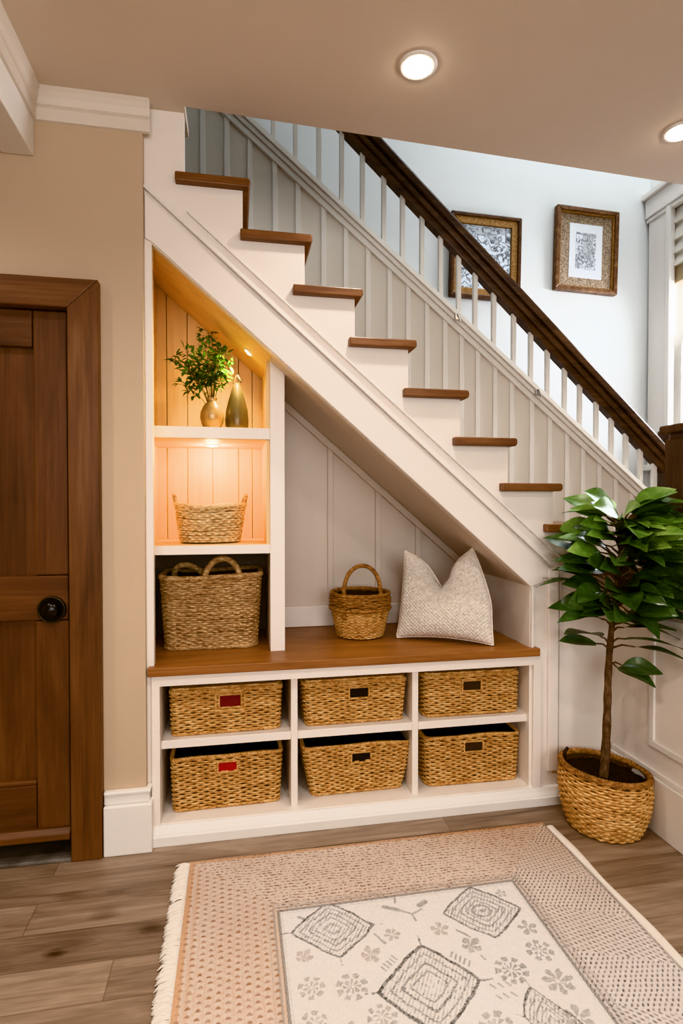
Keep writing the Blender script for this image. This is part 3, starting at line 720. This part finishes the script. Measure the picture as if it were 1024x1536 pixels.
pth = np.stack([.078*np.cos(th_), np.zeros(40)-.06*0, H-.01+.13*np.sin(th_)**.8], 1)
pth = np.concatenate([[(.085, -.03, H*.5)], pth+np.array([0, -.03, 0]), [(-.085, -.03, H*.5)]])
# handle stands at the front third of the basket
pth[:, 1] = -.06; pth[0] = (.079, -.095, H*.48); pth[-1] = (-.079, -.095, H*.48); pth[1, 1] = -.092; pth[-2, 1] = -.092
mb = MB(); rope(mb, pth, .0048, 3, .022); obj('hoop_handle', mb, WICKD, B, smooth=True)
place(B, (.528, 2.385, .627), math.radians(-4))

# ------------------------------------------------------------------ vases and branch
ZS = 1.4837
v1 = obj('round_vase', MB().lathe([(.001, 0), (.024, 0), (.027, .004), (.041, .028), (.048, .055), (.046, .078), (.035, .103), (.021, .118), (.018, .125), (.022, .133), (.0225, .136), (.019, .136), (.015, .125), (.015, .1)], (-.091, 2.35, ZS), 48), BRASSV, smooth=True)
tag(v1, 'round gold vase holding the leafy branch on the top shelf', 'vase')
V2 = thing('teardrop_vase', 'tall teardrop vase with ring top beside the round vase', 'vase', (.007, 2.385, ZS))
obj('vase_body', MB().lathe([(.001, 0), (.036, 0), (.041, .005), (.047, .03), (.0485, .055), (.044, .095), (.033, .14), (.021, .178), (.0115, .204), (.008, .207), (.001, .207)], (.007, 2.385, ZS), 48), OLIVEV, V2, smooth=True)
th_ = np.linspace(0, PI, 24)
mb = MB().tube(np.stack([.006+.010*np.cos(th_)+.004*np.sin(th_), np.full(24, 2.385), ZS+.204+.034*np.sin(th_)], 1), .0034, 10)
mb.tube([(.008, 2.385, ZS+.236), (.019, 2.383, ZS+.222), (.026, 2.38, ZS+.209)], [.0045, .0045, .002], 10)
obj('ring_top', mb, OLIVEV, V2, smooth=True)

def leaf_mesh(mb, base, d, up, L, W, droop=.25, fold=.15, nu=8, nv=5, tip=1.3, wav=0):
    d = np.asarray(d, float); d /= np.linalg.norm(d); up = np.asarray(up, float)
    sd = np.cross(d, up); sd /= np.linalg.norm(sd)+1e-9; up = np.cross(sd, d)
    s = np.linspace(0, 1, nu); w = W*np.sin(PI*np.clip(s, .0, 1)**.85)**.8*(1-.25*s**3); w[0] = W*.04; w[-1] = W*.01
    P = np.zeros((nu, nv, 3))
    for j, q in enumerate(np.linspace(-1, 1, nv)):
        lat = q*w*.5
        P[:, j] = np.asarray(base)+d*(s*L)[:, None]+sd*lat[:, None]+up*((abs(q)*w*fold) - droop*L*s**2 + wav*L*np.sin(s*9+q*2)*abs(q))[:, None]
    mb.grid(P)
def leaf_mat(name, c0, c1, c2, rough):
    t = NT(name); v = t.coord(); a = t.noise(v, 9, 3); b = t.noise(v, 60, 3)
    f = t.math('ADD', t.math('MULTIPLY', a, .75), t.math('MULTIPLY', b, .25))
    c = t.ramp(f, [(.35, c0), (.5, c1), (.66, c2)])
    t.bump(b, .12, .002)
    m = t.done(c, rough)
    t.b.inputs['Subsurface Weight'].default_value = 0
    try: t.b.inputs['Transmission Weight'].default_value = 0
    except Exception: pass
    return m
SPRIGM = leaf_mat('sprig_leaf', '#25400f', '#3c5c18', '#5f8029', .45)
STEMM = mat_paint('green_brown_stem', '#6b5a30', .7, .1)
FICUSM = leaf_mat('glossy_ficus_leaf', '#25331c', '#3d532c', '#5f7549', .27)
FICUSL = leaf_mat('light_ficus_leaf', '#45602d', '#6c8b46', '#9db36d', .3)
# leafy branch in the round vase
BR = thing('leafy_branch', 'green leafy branch standing in the round gold vase', 'branch', (-.091, 2.35, ZS+.10))
ms = MB(); ml = MB()
b0 = np.array([-.091, 2.35, ZS+.03])
ends = [(-.235, 2.33, 1.765), (-.19, 2.36, 1.80), (-.105, 2.36, 1.885), (-.115, 2.30, 1.82), (-.045, 2.36, 1.80), (-.022, 2.33, 1.755), (-.07, 2.30, 1.75), (-.165, 2.29, 1.70), (-.20, 2.32, 1.66), (-.14, 2.40, 1.79), (-.06, 2.40, 1.81), (-.13, 2.32, 1.70), (-.20, 2.38, 1.75)]
for e in ends:
    e = np.array(e); mid = b0+(e-b0)*np.array([.12, .2, .55]) + np.array([0, 0, .03])
    q = np.linspace(0, 1, 14)[:, None]
    pth = (1-q)**2*b0+2*q*(1-q)*mid+q**2*e
    ms.tube(pth, np.linspace(.0022, .0009, 14), 6)
    for i in range(7 if e[2] > 1.72 else 9, 14):
        for k in range(4):
            d = RNG.normal(0, 1, 3)*np.array([1, .8, .55])+np.array([0, -.25, .05]); d += (e-b0)*1.5
            base = pth[i]+RNG.normal(0, .004, 3)
            twig = base+d/np.linalg.norm(d)*RNG.uniform(.008, .03)
            ms.tube([base, twig], .0006, 4, cap=False)
            for kk in range(2):
                d2 = d/np.linalg.norm(d)+RNG.normal(0, .55, 3)
                leaf_mesh(ml, twig, d2, (RNG.normal(0, .4), -.55, .8), RNG.uniform(.018, .034), RNG.uniform(.010, .016), .25, .12, 5, 3)
obj('stems', ms, STEMM, BR, smooth=True); obj('leaves', ml, SPRIGM, BR, smooth=True)

# ------------------------------------------------------------------ cushion
CU = thing('cushion', 'cream knitted cushion with a dented top leaning in the bench corner', 'cushion', (0, 0, 0))
n = 260
u = np.linspace(-1, 1, n); U, Vv = np.meshgrid(u, u, indexing='ij')
Wc, Hc, Tc = .198, .183, .08
def cushion_side(sign):
    pin = 1-.09*(1-U**2)*np.abs(Vv)**2; pinx = 1-.06*(1-Vv**2)*np.abs(U)**2
    x = U*Wc*pinx*(1-.03*(Vv > 0)*Vv); z = Vv*Hc*pin
    top = np.clip((Vv+.25)/1.25, 0, 1)**1.6
    notch = np.exp(-(np.abs(U+.08)/.42)**1.25)
    z = z - .135*top*notch
    z = z + top*(.034*np.clip((U-.25)/.75, 0, 1)**1.15 + .018*np.clip((-U-.45)/.55, 0, 1))
    x = x - .088*top*np.clip((U-.1)/.9, 0, 1)
    x = x + .018*top*np.sign(U+.08)*np.exp(-((np.abs(U+.08)-.5)/.35)**2)*-1
    e = np.clip((1-np.abs(U)**2.6), 0, 1)**.55*np.clip((1-np.abs(Vv)**2.6), 0, 1)**.55
    th_ = Tc*e*(1-.42*top*notch) + .012*np.clip(-Vv, 0, 1)*e
    crease = .035*np.exp(-((U+.08+(.0))/.07)**2)*np.clip((Vv-.15)/.85, 0, 1)
    # knit relief: diagonal basket weave
    s = 12.0; A = (U+Vv)*s; Bq = (U-Vv)*s
    ca, cb_ = np.floor(A), np.floor(Bq); fa, fb = A-ca, Bq-cb_
    even = ((ca+cb_) % 2 == 0)
    k = np.where(even, np.sin(PI*fa)**.7*(.75+.25*np.cos(fb*3*2*PI)), np.sin(PI*fb)**.7*(.75+.25*np.cos(fa*3*2*PI)))
    y = sign*(th_*.9 - crease*e + .010*k*np.clip(e*2, 0, 1))
    return np.stack([x, -y, z], -1)
mb = MB(); mb.grid(cushion_side(1)); mb.grid(cushion_side(-1)[::-1])
t = NT('cream_knit'); a = t.noise(t.coord(), 90, 3); b = t.noise(t.coord(), 10, 2)
KN = t.done(t.mix(t.ramp(a, [(.3, '#d6cabd'), (.6, '#f0e8de')]), lin('#e4d9cd'), t.math('MULTIPLY', b, .4)), .95)
co = obj('cushion_cover', mb, KN, CU, smooth=True)
mb = MB(); bor = []
P0 = cushion_side(1)
edge = np.concatenate([P0[:, 0], P0[-1, 1:], P0[::-1, -1][1:], P0[0, ::-1][1:-1]]); edge[:, 1] = 0
obj('seam', MB().tube(edge[::4], .0035, 6, closed=True), KN, CU, smooth=True)
R = Matrix.Rotation(math.radians(-30), 4, 'Z') @ Matrix.Rotation(math.radians(-17), 4, 'X')
CU.rotation_euler = R.to_euler()
CU.location = (.864, 2.245, .627+.177)

# ------------------------------------------------------------------ potted tree
PX, PY = 1.345, 1.875
PT = thing('potted_tree', 'small leafy tree in a round woven pot by the low wall', 'plant', (PX, PY, 0))
H = .215
dims = lambda q: ((.112+.045*math.sin(PI*min(1, q*.62+.06))**.8),)*2 + ((.111+.045*math.sin(PI*min(1, q*.62+.06))**.8),)
zw = lambda X, q: q*(-.11*X[:, 0]-.02*X[:, 1])
wv = weave(dims, .005, H-.006, 22, 44, .0032, .0036, .0052, None, zw, .001)
def shift(mb, d): mb.v = [mb.verts()+np.array(d)]; return mb
pot = obj('woven_pot', shift(wv, (PX, PY, 0)), WICK, PT, smooth=True)
obj('pot_gap_shade', shift(shell(dims, .003, H, .007, zwave=zw), (PX, PY, 0)), COREL, pot)  # dark shell standing in for shade between the pot's strands
X, Nn, _ = rrect(*dims(1.0), 120); mb = MB(); rope(mb, np.concatenate([X+PX*0, (H-.002+zw(X, 1))[:, None]], 1), .006, 3, .035, True)
obj('pot_rim', shift(mb, (PX, PY, 0)), WICKD, pot, smooth=True)
mb = MB().tube([(-.118, .075, H+.005), (-.108, .085, H+.03), (-.095, .085, H+.045)], [.006, .007, .006], 8)
obj('pot_loop', shift(mb, (PX, PY, 0)), mat_paint('dark_leather', '#2c1a12', .6, .1), pot, smooth=True)
rr_ = np.linspace(.001, dims(.85)[0]-.008, 14); th_ = np.linspace(0, 2*PI, 48, endpoint=False)
P = np.array([[(r*math.cos(a), r*math.sin(a), H*.86-.09*r*math.cos(a)+RNG.normal(0, .003)) for a in th_] for r in rr_])
obj('soil', shift(MB().grid(P, cv=True), (PX, PY, 0)), SOIL, PT)
t = NT('bark'); v = t.coord((1, 1, .5)); a = t.noise(v, 60, 4, .6); BARK = t.done(t.ramp(a, [(.35, '#453528'), (.55, '#6b5542'), (.7, '#8a7460')]), .85); 
mb = MB()
q = np.linspace(0, 1, 40)
tr = np.stack([PX-.012+.055*q+.008*np.sin(q*8), PY-.01+.01*np.sin(q*6), .15+.95*q], 1)
mb.tube(tr, .0170*(1-.62*q)+.001*np.sin(q*60), 12)
lf = MB(); lf2 = MB(); br = MB()
def trunk_at(z): k = np.clip((z-.15)/.95, 0, 1); return np.array([np.interp(k, q, tr[:, i]) for i in range(3)])
def ficus(z, az, L, W, stem, el, droop, light=False, roll=0, fold=.1):
    b = trunk_at(z)
    for _ in range(60):      # keep the leaf clear of the two walls and the post beside the tree
        ln = stem*math.cos(math.radians(el))+L*math.cos(math.radians(el*.45))
        if b[0]+math.cos(az)*ln+.02 > 1.505 or b[1]+math.sin(az)*ln+.02 > 2.035: az -= .08 if math.cos(az) > 0 or math.sin(az) < 0 else -.08
        else: break
    d = np.array([math.cos(az), math.sin(az), 0]); el_ = math.radians(el)
    dirv = d*math.cos(el_)+np.array([0, 0, math.sin(el_)])
    mid = b+dirv*stem*.5+np.array([0, 0, .01]); e = b+dirv*stem
    br.tube([b, mid, e], [.0042, .0032, .0026], 6)
    d2 = d*math.cos(el_*.45)+np.array([0, 0, math.sin(el_*.45)])
    up = np.array([-.15, -.62, .75])+np.array([-d[1], d[0], 0])*roll*.9+RNG.normal(0, .22, 3)
    leaf_mesh(lf2 if light else lf, e, d2, up, L, W, droop, fold, 10, 7, wav=.012)
# the separate lower leaves, placed as in the photo (azimuth: 0 = right, 90 = away, -90 = toward the viewer)
R_ = math.radians
for z, az, L, W, stem, el, dr, ro in [
    (.60, -8, .115, .075, .045, 5, .15, .5), (.60, -60, .12, .085, .03, -8, .25, .7),
    (.655, 178, .13, .07, .06, 25, .12, -.4), (.67, 190, .15, .095, .06, 40, .2, -.8), (.68, 5, .17, .06, .06, 25, .2, .3), (.66, -5, .15, .05, .09, 15, .2, .2),
    (.72, 10, .15, .075, .05, 30, .15, .5), (.74, 185, .14, .07, .06, 35, .2, -.5), (.76, -20, .15, .08, .05, 30, .12, .6), (.75, -12, .13, .06, .08, 5, .2, .6),
    (.80, 180, .17, .06, .07, 15, .15, -.3), (.80, 195, .17, .055, .08, 5, .2, -.5), (.82, 0, .17, .075, .07, 12, .15, .4), (.84, -40, .14, .085, .05, 20, .3, .5), (.84, 210, .15, .08, .05, 10, .25, -.5)]:
    ficus(z, R_(az), L*1.12, W*1.3, stem, el, dr, False, ro)
ga = 2.399963
for i in range(116):
    f_ = i/115; z = .80+.31*f_
    az = i*ga+RNG.normal(0, .25)
    if i % 3 == 0: az = -PI/2+RNG.normal(0, .7)
    L = RNG.uniform(.12, .18); W = L*RNG.uniform(.48, .66)
    wide = 1.0
    st = (.06+.09*RNG.random())*(1-.35*f_)
    el = RNG.uniform(-5, 35)+35*f_
    if math.sin(az) > .3 and RNG.random() < .5: az = -az
    ficus(z, az, L, W, st, el, RNG.uniform(.1, .4), f_ > .55 and RNG.random() < .75, RNG.normal(0, .5))
for az, L, W, el, z in [(200, .13, .07, 20, 1.09), (15, .16, .06, 45, 1.10), (-10, .17, .08, 12, 1.07), (-25, .16, .08, 5, 1.04), (165, .12, .06, 40, 1.10), (100, .12, .06, 70, 1.1), (185, .14, .06, 10, 1.05), (-70, .12, .08, 30, 1.09), (-120, .12, .08, 25, 1.08), (-45, .14, .08, 20, 1.09), (-5, .17, .07, -5, .98)]:
    ficus(z, R_(az), L, W, .08, el, .2, True, RNG.normal(0, .4))
mb.add(br.verts(), br.f)
obj('trunk', mb, BARK, PT, smooth=True)
obj('foliage', lf, FICUSM, PT, smooth=True); obj('pale_foliage', lf2, FICUSL, PT, smooth=True)['label'] = 'lighter green leaves'  # paler green set sits mostly in the upper crown

# ------------------------------------------------------------------ rug
RX0, RX1, RY1, RY0 = -.155, 1.122, 1.918, .25
RG = thing('rug', 'large patterned rug with tan border and cream centre on the floor', 'rug', ((RX0+RX1)/2, 1.1, 0))
xs_ = np.arange(RX0, RX1+1e-6, .0022); ys_ = np.concatenate([np.arange(RY0, 1.0, .006), np.arange(1.0, RY1+1e-6, .0022)])
Xg, Yg = np.meshgrid(xs_, ys_, indexing='ij')
def C3(h): return np.array(lin(h)[:3])
def smooth_noise(n1, n2, k, seed):
    r = np.random.default_rng(seed); g = r.random((k+2, k+2)); a = np.linspace(0, k, n1); b = np.linspace(0, k, n2)
    i, j = a.astype(int), b.astype(int); fa = (a-i)[:, None]; fb = (b-j)[None]; fa = fa*fa*(3-2*fa); fb = fb*fb*(3-2*fb)
    G = lambda p, q_: g[np.ix_(p, q_)]
    return G(i, j)*(1-fa)*(1-fb)+G(i+1, j)*fa*(1-fb)+G(i, j+1)*(1-fa)*fb+G(i+1, j+1)*fa*fb
N1 = smooth_noise(*Xg.shape, 40, 1); N2 = smooth_noise(*Xg.shape, 160, 2); N3 = smooth_noise(*Xg.shape, 320, 3); NB = smooth_noise(*Xg.shape, 7, 4)
IX0, IX1, IY1 = .118, .852, 1.632
dL = Xg-RX0; dT = RY1-Yg; dR = RX1-Xg
inner = (Xg > IX0) & (Xg < IX1) & (Yg < IY1)
left = (~inner) & (Xg <= IX0) & (dL < dT*1.0); right = (~inner) & (Xg >= IX1) & (dR < dT); topb = (~inner) & ~left & ~right
base = C3('#dccec3')*(1-NB[..., None])+C3('#d0beb0')*NB[..., None]
ink = np.zeros(Xg.shape); inkc = np.zeros(Xg.shape+(3,)); inkc[:] = C3('#9a7452')
def put(mask, a, colr):
    global ink
    a = np.where(mask, a, 0); m = a > ink; inkc[m] = colr; ink = np.maximum(ink, a)
wob = (N1-.5)*.006
# left border: columns of chevron dots
cx_ = (Xg-RX0-.03+wob)/.0235; ci = np.floor(cx_); fx_ = cx_-ci-.5
cy_ = (Yg+wob)/.021+.5*(ci % 2)+np.abs(fx_)*.55; fy_ = cy_-np.floor(cy_)-.5
d_ = np.hypot(fx_*1.15, fy_*1.7)
put(left, np.clip((.44-d_)*5, 0, 1)*(.5+.5*N2), C3('#94673f'))
put(left & (np.abs(np.abs(fx_)-.5) < .12), .45*N3*1.3, C3('#b28a68'))
put(left & (d_ > .42), .35*np.clip(N3*2-.7, 0, 1), C3('#a98568'))
# top border: rows of small dashes
rw = (Yg+wob*1.5)/.0125; ri = np.floor(rw); fy_ = rw-ri-.5
cxx = (Xg+(N2-.5)*.022)/.021+ri*.37+fy_*.35; fx_ = cxx-np.floor(cxx)-.5
put(topb, .4*np.clip(N3*2-.9, 0, 1), C3('#a08062'))
put(topb, np.clip((.33-np.hypot(fx_*.9, fy_*1.25))*6, 0, 1)*(.5+.75*N2), C3('#77553a'))
# right border: small grey herringbone crossed by diagonal ribs
seg = np.floor((Yg+Xg*.4)/.17); sg = np.where(seg % 2 == 0, 1, -1)
u_ = (Xg*.8+sg*Yg*.75+wob)/.0125; v_ = (Xg*.8-sg*Yg*.75)/.018; ui = np.floor(u_)
fu = u_-ui-.5; fv = v_+.5*(ui % 2); fv = fv-np.floor(fv)-.5
put(right, np.clip((.36-np.hypot(fu*1.35, fv*.85))*5, 0, 1)*(.55+.7*N2), C3('#5f5a55'))
# tan tint at the outer corner and along left/top edges; greyer on the right; part rug colour, part light put into it
tint = np.clip(1-np.minimum(dT, .3)/.3, 0, 1)*np.where(right | topb, 1, 0)*np.clip((Xg-.35)/.6, 0, 1)
base = base*(1-.42*tint[..., None])+C3('#b58c5f')*(.42*tint[..., None])
greyr = np.clip((right)*(1-np.clip((Yg-1.25)/.5, 0, 1)), 0, 1)
base = base*(1-.5*greyr[..., None])+C3('#d3d2d2')*(.5*greyr[..., None])
# edging cords
cord = ((dL < .022) | (dT < .02))
stitch = .5+.5*np.sin((Xg+Yg)*2*PI/.0055)*np.sin((Xg-Yg)*2*PI/.0085)
put(cord, .5+.3*stitch, C3('#c08a52'))
put((np.abs(dL-.036) < .005) & ~inner & left, .55*(.4+.6*stitch), C3('#bb8657'))
# line round the centre field: double grey stitched line
di = np.maximum(np.maximum(IX0-Xg, Xg-IX1), Yg-IY1)
put(np.abs(di) < .0045, .95*(.5+.5*stitch), C3('#6d6964'))
put(np.abs(di-.014) < .0035, .8*(.45+.55*stitch), C3('#857d75'))
put((di > 0) & (di < .028), .35*stitch*N3*1.6, C3('#857d75'))
put(np.abs(di-.03) < .003, .45*(.35+.65*stitch), C3('#857d75'))
put(np.abs(di+.010) < .0018, .3*N3*2, C3('#9a948c'))
put(right & (dR < .012), .7*(.3+.7*stitch), C3('#6d6964'))
field = C3('#e2dedb')*(1-NB[..., None]*.5)+C3('#dbd3cb')*(NB[..., None]*.5)
colr = np.where(inner[..., None], field, base)
# diamonds
def diamond(corn, rings, dots=True, tails=True):
    c = np.array(corn); ctr = c.mean(0); a = (c[2]-c[0])/2; b = (c[1]-c[3])/2
    M = np.linalg.inv(np.stack([a, b], 1)); dx, dy = Xg-ctr[0]+(N1-.5)*.008, Yg-ctr[1]+(N2-.5)*.004
    p = M[0, 0]*dx+M[0, 1]*dy; q_ = M[1, 0]*dx+M[1, 1]*dy
    # concave sides: corners drawn out
    r_ = (np.abs(p)**1.12+np.abs(q_)**1.12)**(1/1.12)
    ang = np.arctan2(q_, p); dash = .55+.45*np.sin(ang*46+r_*9)
    near = r_ < 1.25
    for R0, w_, s_ in rings: put(inner & near & (np.abs(r_-R0) < w_*1.15), s_*(.45+.75*N3)*(1 if R0 > .93 else .65+.35*dash), C3('#57544f'))
    sp_ = np.sin(Xg*2*PI/.0105+Yg*300)*np.sin(Yg*2*PI/.0095)
    put(inner & (r_ < .95), np.clip(sp_*1.6, 0, 1)*.9*N2*1.5, C3('#77726b'))
    if tails: put(inner & (r_ < 1.3) & (r_ > 1.0) & (np.minimum(np.abs(p), np.abs(q_)) < .02), .7*N2*1.5, C3('#57544f'))
    return p, q_, r_
rings = [(1.0, .035, .95), (.80, .022, .8), (.60, .025, .85), (.42, .022, .8), (.20, .03, .7)]
diamond([(.148, 1.543), (.267, 1.639), (.372, 1.531), (.269, 1.438)], rings)
p, q_, r_ = diamond([(.592, 1.542), (.704, 1.622), (.818, 1.522), (.691, 1.421)], rings[:4], tails=False)
rc = np.hypot(p, q_); put(inner & (np.abs(rc-.22) < .035), .8*(.5+.5*N3), C3('#57544f')); put(inner & (rc < .07), .6, C3('#77726b'))
diamond([(.352, 1.309), (.474, 1.440), (.603, 1.297), (.438, 1.190)], [(1.0, .04, 1), (.78, .02, .8), (.55, .028, .95), (.36, .022, .8)])
diamond([(.66, 1.19), (.70, 1.26), (.79, 1.13), (.72, 1.06)], rings)
# small fringes beside the middle diamond
def stroke(x0, y0, x1, y1, w_, s_=.7, c_='#6d6862'):
    dx, dy = x1-x0, y1-y0; L2 = dx*dx+dy*dy; tt = np.clip(((Xg-x0)*dx+(Yg-y0)*dy)/L2, 0, 1)
    d = np.hypot(Xg-x0-tt*dx+(N2-.5)*.003, Yg-y0-tt*dy); put(inner, np.clip((w_-d)/w_*2.2, 0, 1)*s_*(.5+.7*N3), C3(c_))
for k in range(5):
    s_ = k/6; stroke(.385+.055*s_-.012, 1.365+.045*s_+.008, .385+.055*s_-.022, 1.365+.045*s_+.022, .0035)
    stroke(.55+.045*s_*0+.05*s_, 1.385-.055*s_, .56+.05*s_, 1.40-.055*s_, .0035)
def flower(x, y, r, npet, rot, c_='#8a837a', open_=.35, kind=0):
    dx, dy = Xg-x+(N2-.5)*.006, Yg-y+(N2-.5)*.006; rr2 = np.hypot(dx, dy)/r; an = np.arctan2(dy, dx)-rot
    pet = np.abs(np.cos(an*npet/2))
    if kind == 0: m = (rr2 < .55+.45*pet) & (pet > .45) & (rr2 > .12)
    elif kind == 1: m = ((rr2 < 1) & (rr2 > .62) & (pet > .6)) | ((rr2 < .55) & (rr2 > .1) & (np.abs(np.cos(an*npet/2+1.57)) > .62))
    else: m = (rr2 < .5+.5*pet*np.clip(1.2-np.abs(an)/3, .3, 1)) & (pet > .3)
    put(inner & m, .72*(.45+.75*N3), C3(c_))
FL = [(.343, 1.43, .034, 5, .4, '#9c9286', 2), (.278, 1.343, .040, 8, .3, '#837d75', 1), (.179, 1.358, .034, 7, .1, '#928a80', 1), (.171, 1.455, .028, 5, .9, '#a0968a', 2), (.42, 1.487, .024, 6, 0, '#8f8980', 0), (.556, 1.482, .027, 5, .2, '#968e84', 0), (.616, 1.41, .034, 5, .6, '#7f7a72', 2), (.686, 1.317, .043, 9, .2, '#6f6c68', 1), (.79, 1.362, .037, 7, .5, '#7a7670', 1), (.785, 1.265, .040, 7, .1, '#88837c', 0), (.80, 1.442, .028, 5, .3, '#85807a', 0), (.775, 1.165, .036, 6, .3, '#8f8a82', 0), (.173, 1.262, .034, 7, .5, '#8f8880', 1), (.79, 1.585, .017, 5, .3, '#98928a', 0), (.33, 1.25, .036, 8, 0, '#857f77', 1), (.25, 1.22, .034, 6, .4, '#928b82', 2), (.58, 1.18, .04, 7, .2, '#8a847c', 1), (.20, 1.13, .036, 7, .2, '#8a847c', 0)]
for x, y, r, npt, ro, c_, kd_ in FL: flower(x, y, r, npt, ro, c_, kind=kd_)
# spray between the two upper diamonds
stroke(.425, 1.595, .462, 1.575, .009); stroke(.462, 1.575, .498, 1.552, .004); stroke(.498, 1.552, .50, 1.525, .004); stroke(.498, 1.552, .53, 1.565, .004)
stroke(.53, 1.582, .55, 1.592, .011, .7); stroke(.462, 1.605, .466, 1.625, .004); stroke(.372, 1.50, .385, 1.475, .0035); stroke(.388, 1.47, .392, 1.462, .006); stroke(.175, 1.60, .195, 1.585, .006)
stroke(.628, 1.44, .60, 1.47, .004); stroke(.63, 1.375, .635, 1.36, .003)
for k in range(6): stroke(.615+.02*(k % 3), 1.285-.03*(k//3), .622+.02*(k % 3), 1.275-.03*(k//3), .004, .6)
colr = colr*(1-.92*ink[..., None])+inkc*(.92*ink[..., None])
colr = colr*(.93+.14*N3[..., None])
zz = .009+.0022*np.where(inner, N3*.5, .4+.6*(1-ink)) + .001*N2
edge_fall = np.clip(np.minimum(np.minimum(dL, dR), dT)/.006, .0, 1); zz = .002+(zz-.002)*np.sqrt(edge_fall)
P = np.stack([Xg, Yg, zz], -1)
t = NT('woven_rug_wool'); at = t.n('ShaderNodeVertexColor', layer_name='pattern'); nz = t.noise(t.coord(), 420, 2)
t.bump(nz, .4, .003); RUGM = t.done(at.outputs['Color'], .95)
cols = np.concatenate([colr.reshape(-1, 3), np.ones((Xg.size, 1))], 1)
mbr = MB().grid(P); obj('rug_body', mbr, RUGM, RG, smooth=True, colors=cols)
obj('rug_backing', MB().box(RX0+.001, RY0, .0005, RX1-.001, RY1-.001, .003), RUGM, RG, colors=np.tile(np.append(C3('#b99a78'), 1), (8, 1)))
t = NT('white_rug_binding'); BIND = t.done(t.mix(lin('#f3ede5'), lin('#e6ddd1'), t.noise(t.coord((1, 1, 1)), 120, 2)), .9)
yy = np.linspace(RY0, RY1-.03, 90)
w_ = .030+.006*np.sin(yy*7)+.004*np.sin(yy*19)
prof = []
for j, (fx_, fz_) in enumerate(((0, .0006), (0, .010), (.3, .0125), (.75, .011), (1, .004), (1, .0006))): prof.append(np.stack([RX1-.002+w_*fx_+.004*np.sin(yy*5), yy, np.full_like(yy, fz_)], 1))
obj('rug_binding', MB().grid(np.array(prof)), BIND, RG, smooth=True)['label'] = 'white binding along the right edge'
mb = MB()
for y in np.arange(RY0, RY1-.012, .0034):
    for k in range(2):
        L = RNG.uniform(.030, .046); dy = RNG.normal(-.004, .007); y0 = y+RNG.normal(0, .002)
        hgt = RNG.uniform(.008, .015); a = RNG.uniform(.3, .9)
        mb.tube([(RX0+.004, y0, .009), (RX0-L*.35, y0+dy*a, hgt), (RX0-L*.75, y0+dy, hgt*.75), (RX0-L, y0+dy*1.6, .0032)], [.0026, .0032, .003, .0014], 5)
fr = obj('fringe', mb, BIND, RG, smooth=True); fr['label'] = 'white yarn fringe along the left edge'; fr['kind'] = 'stuff'

# ------------------------------------------------------------------ ceiling lights
def downlight(x, y, label, energy):
    d = thing('ceiling_light', label, 'light', (x, y, ZC), 'recessed ceiling lights')
    th_ = [(.060, 0), (.060, -.004), (.050, -.007), (.046, -.004)]
    obj('trim_ring', MB().lathe(th_, (x, y, ZC), 40), WHITE_B, d, smooth=True)
    obj('lamp', MB().lathe([(.047, -.003), (.043, -.010), (.030, -.015), (.014, -.018), (.0001, -.0185)], (x, y, ZC), 40), LAMP, d, smooth=True)
    spotlamp(x, y, ZC-.04, energy)
def spotlamp(x, y, z, energy, ang=140):
    li = bpy.data.lights.new('downlight', 'SPOT'); li.energy = energy; li.color = (1, .90, .79); li.spot_size = math.radians(ang); li.spot_blend = .9; li.shadow_soft_size = .045
    lo = bpy.data.objects.new('downlight', li); COL.objects.link(lo); lo.location = (x, y, z)
downlight(.560, 1.708, 'round recessed ceiling light shown whole above the middle of the stairs', 30)
downlight(1.602, 1.83, 'round recessed ceiling light at the right edge', 11)
for x, y, e_ in ((-1.25, 1.3, 34), (.4, .55, 42), (-.5, .5, 40), (1.4, -.4, 16)): spotlamp(x, y, ZC-.04, e_)
def area(name, loc, tgt, sx, sy, energy, color):
    li = bpy.data.lights.new(name, 'AREA'); li.shape = 'RECTANGLE'; li.size = sx; li.size_y = sy; li.energy = energy; li.color = color
    lo = bpy.data.objects.new(name, li); COL.objects.link(lo); lo.location = loc
    lo.rotation_euler = (Vector(tgt)-Vector(loc)).to_track_quat('-Z', 'Y').to_euler(); return lo
area('room_fill_light', (.3, -2.7, 1.7), (.4, 2, 1.0), 3.0, 1.6, 80, (1, .97, .93))  # added fill lamp behind the camera, stands in for room ambience
area('stairwell_fill_light', (2.3, 2.9, 4.8), (2.4, 3.0, 0), 1.0, 1.0, 20, (.97, .98, 1))  # added overhead fill lamp; the stairwell ceiling has no opening
area('stair_window_light', (XW+.5, 2.85, 2.5), (1.0, 2.4, 1.0), .9, 1.6, 125, (.97, .98, 1))
w = bpy.data.worlds.new('sky'); S.world = w; w.use_nodes = True
bg = w.node_tree.nodes['Background']; bg.inputs['Color'].default_value = (.85, .92, 1, 1); bg.inputs['Strength'].default_value = 1.2

# ------------------------------------------------------------------ camera
cam = bpy.data.cameras.new('camera'); co = bpy.data.objects.new('camera', cam); COL.objects.link(co)
cam.sensor_fit = 'VERTICAL'; cam.sensor_height = 36; cam.lens = 850/1536*36; cam.clip_start = .02
co.location = (0, 0, 1.2); co.rotation_euler = (math.radians(89), 0, math.radians(-10.6))
S.camera = co
S.cycles.use_denoising = True
S.cycles.max_bounces = 8; S.cycles.diffuse_bounces = 5
S.view_settings.view_transform = 'Khronos PBR Neutral'
S.view_settings.look = 'Medium High Contrast'
S.view_settings.exposure = 0.05
S.view_settings.use_white_balance = True
S.view_settings.white_balance_temperature = 6100
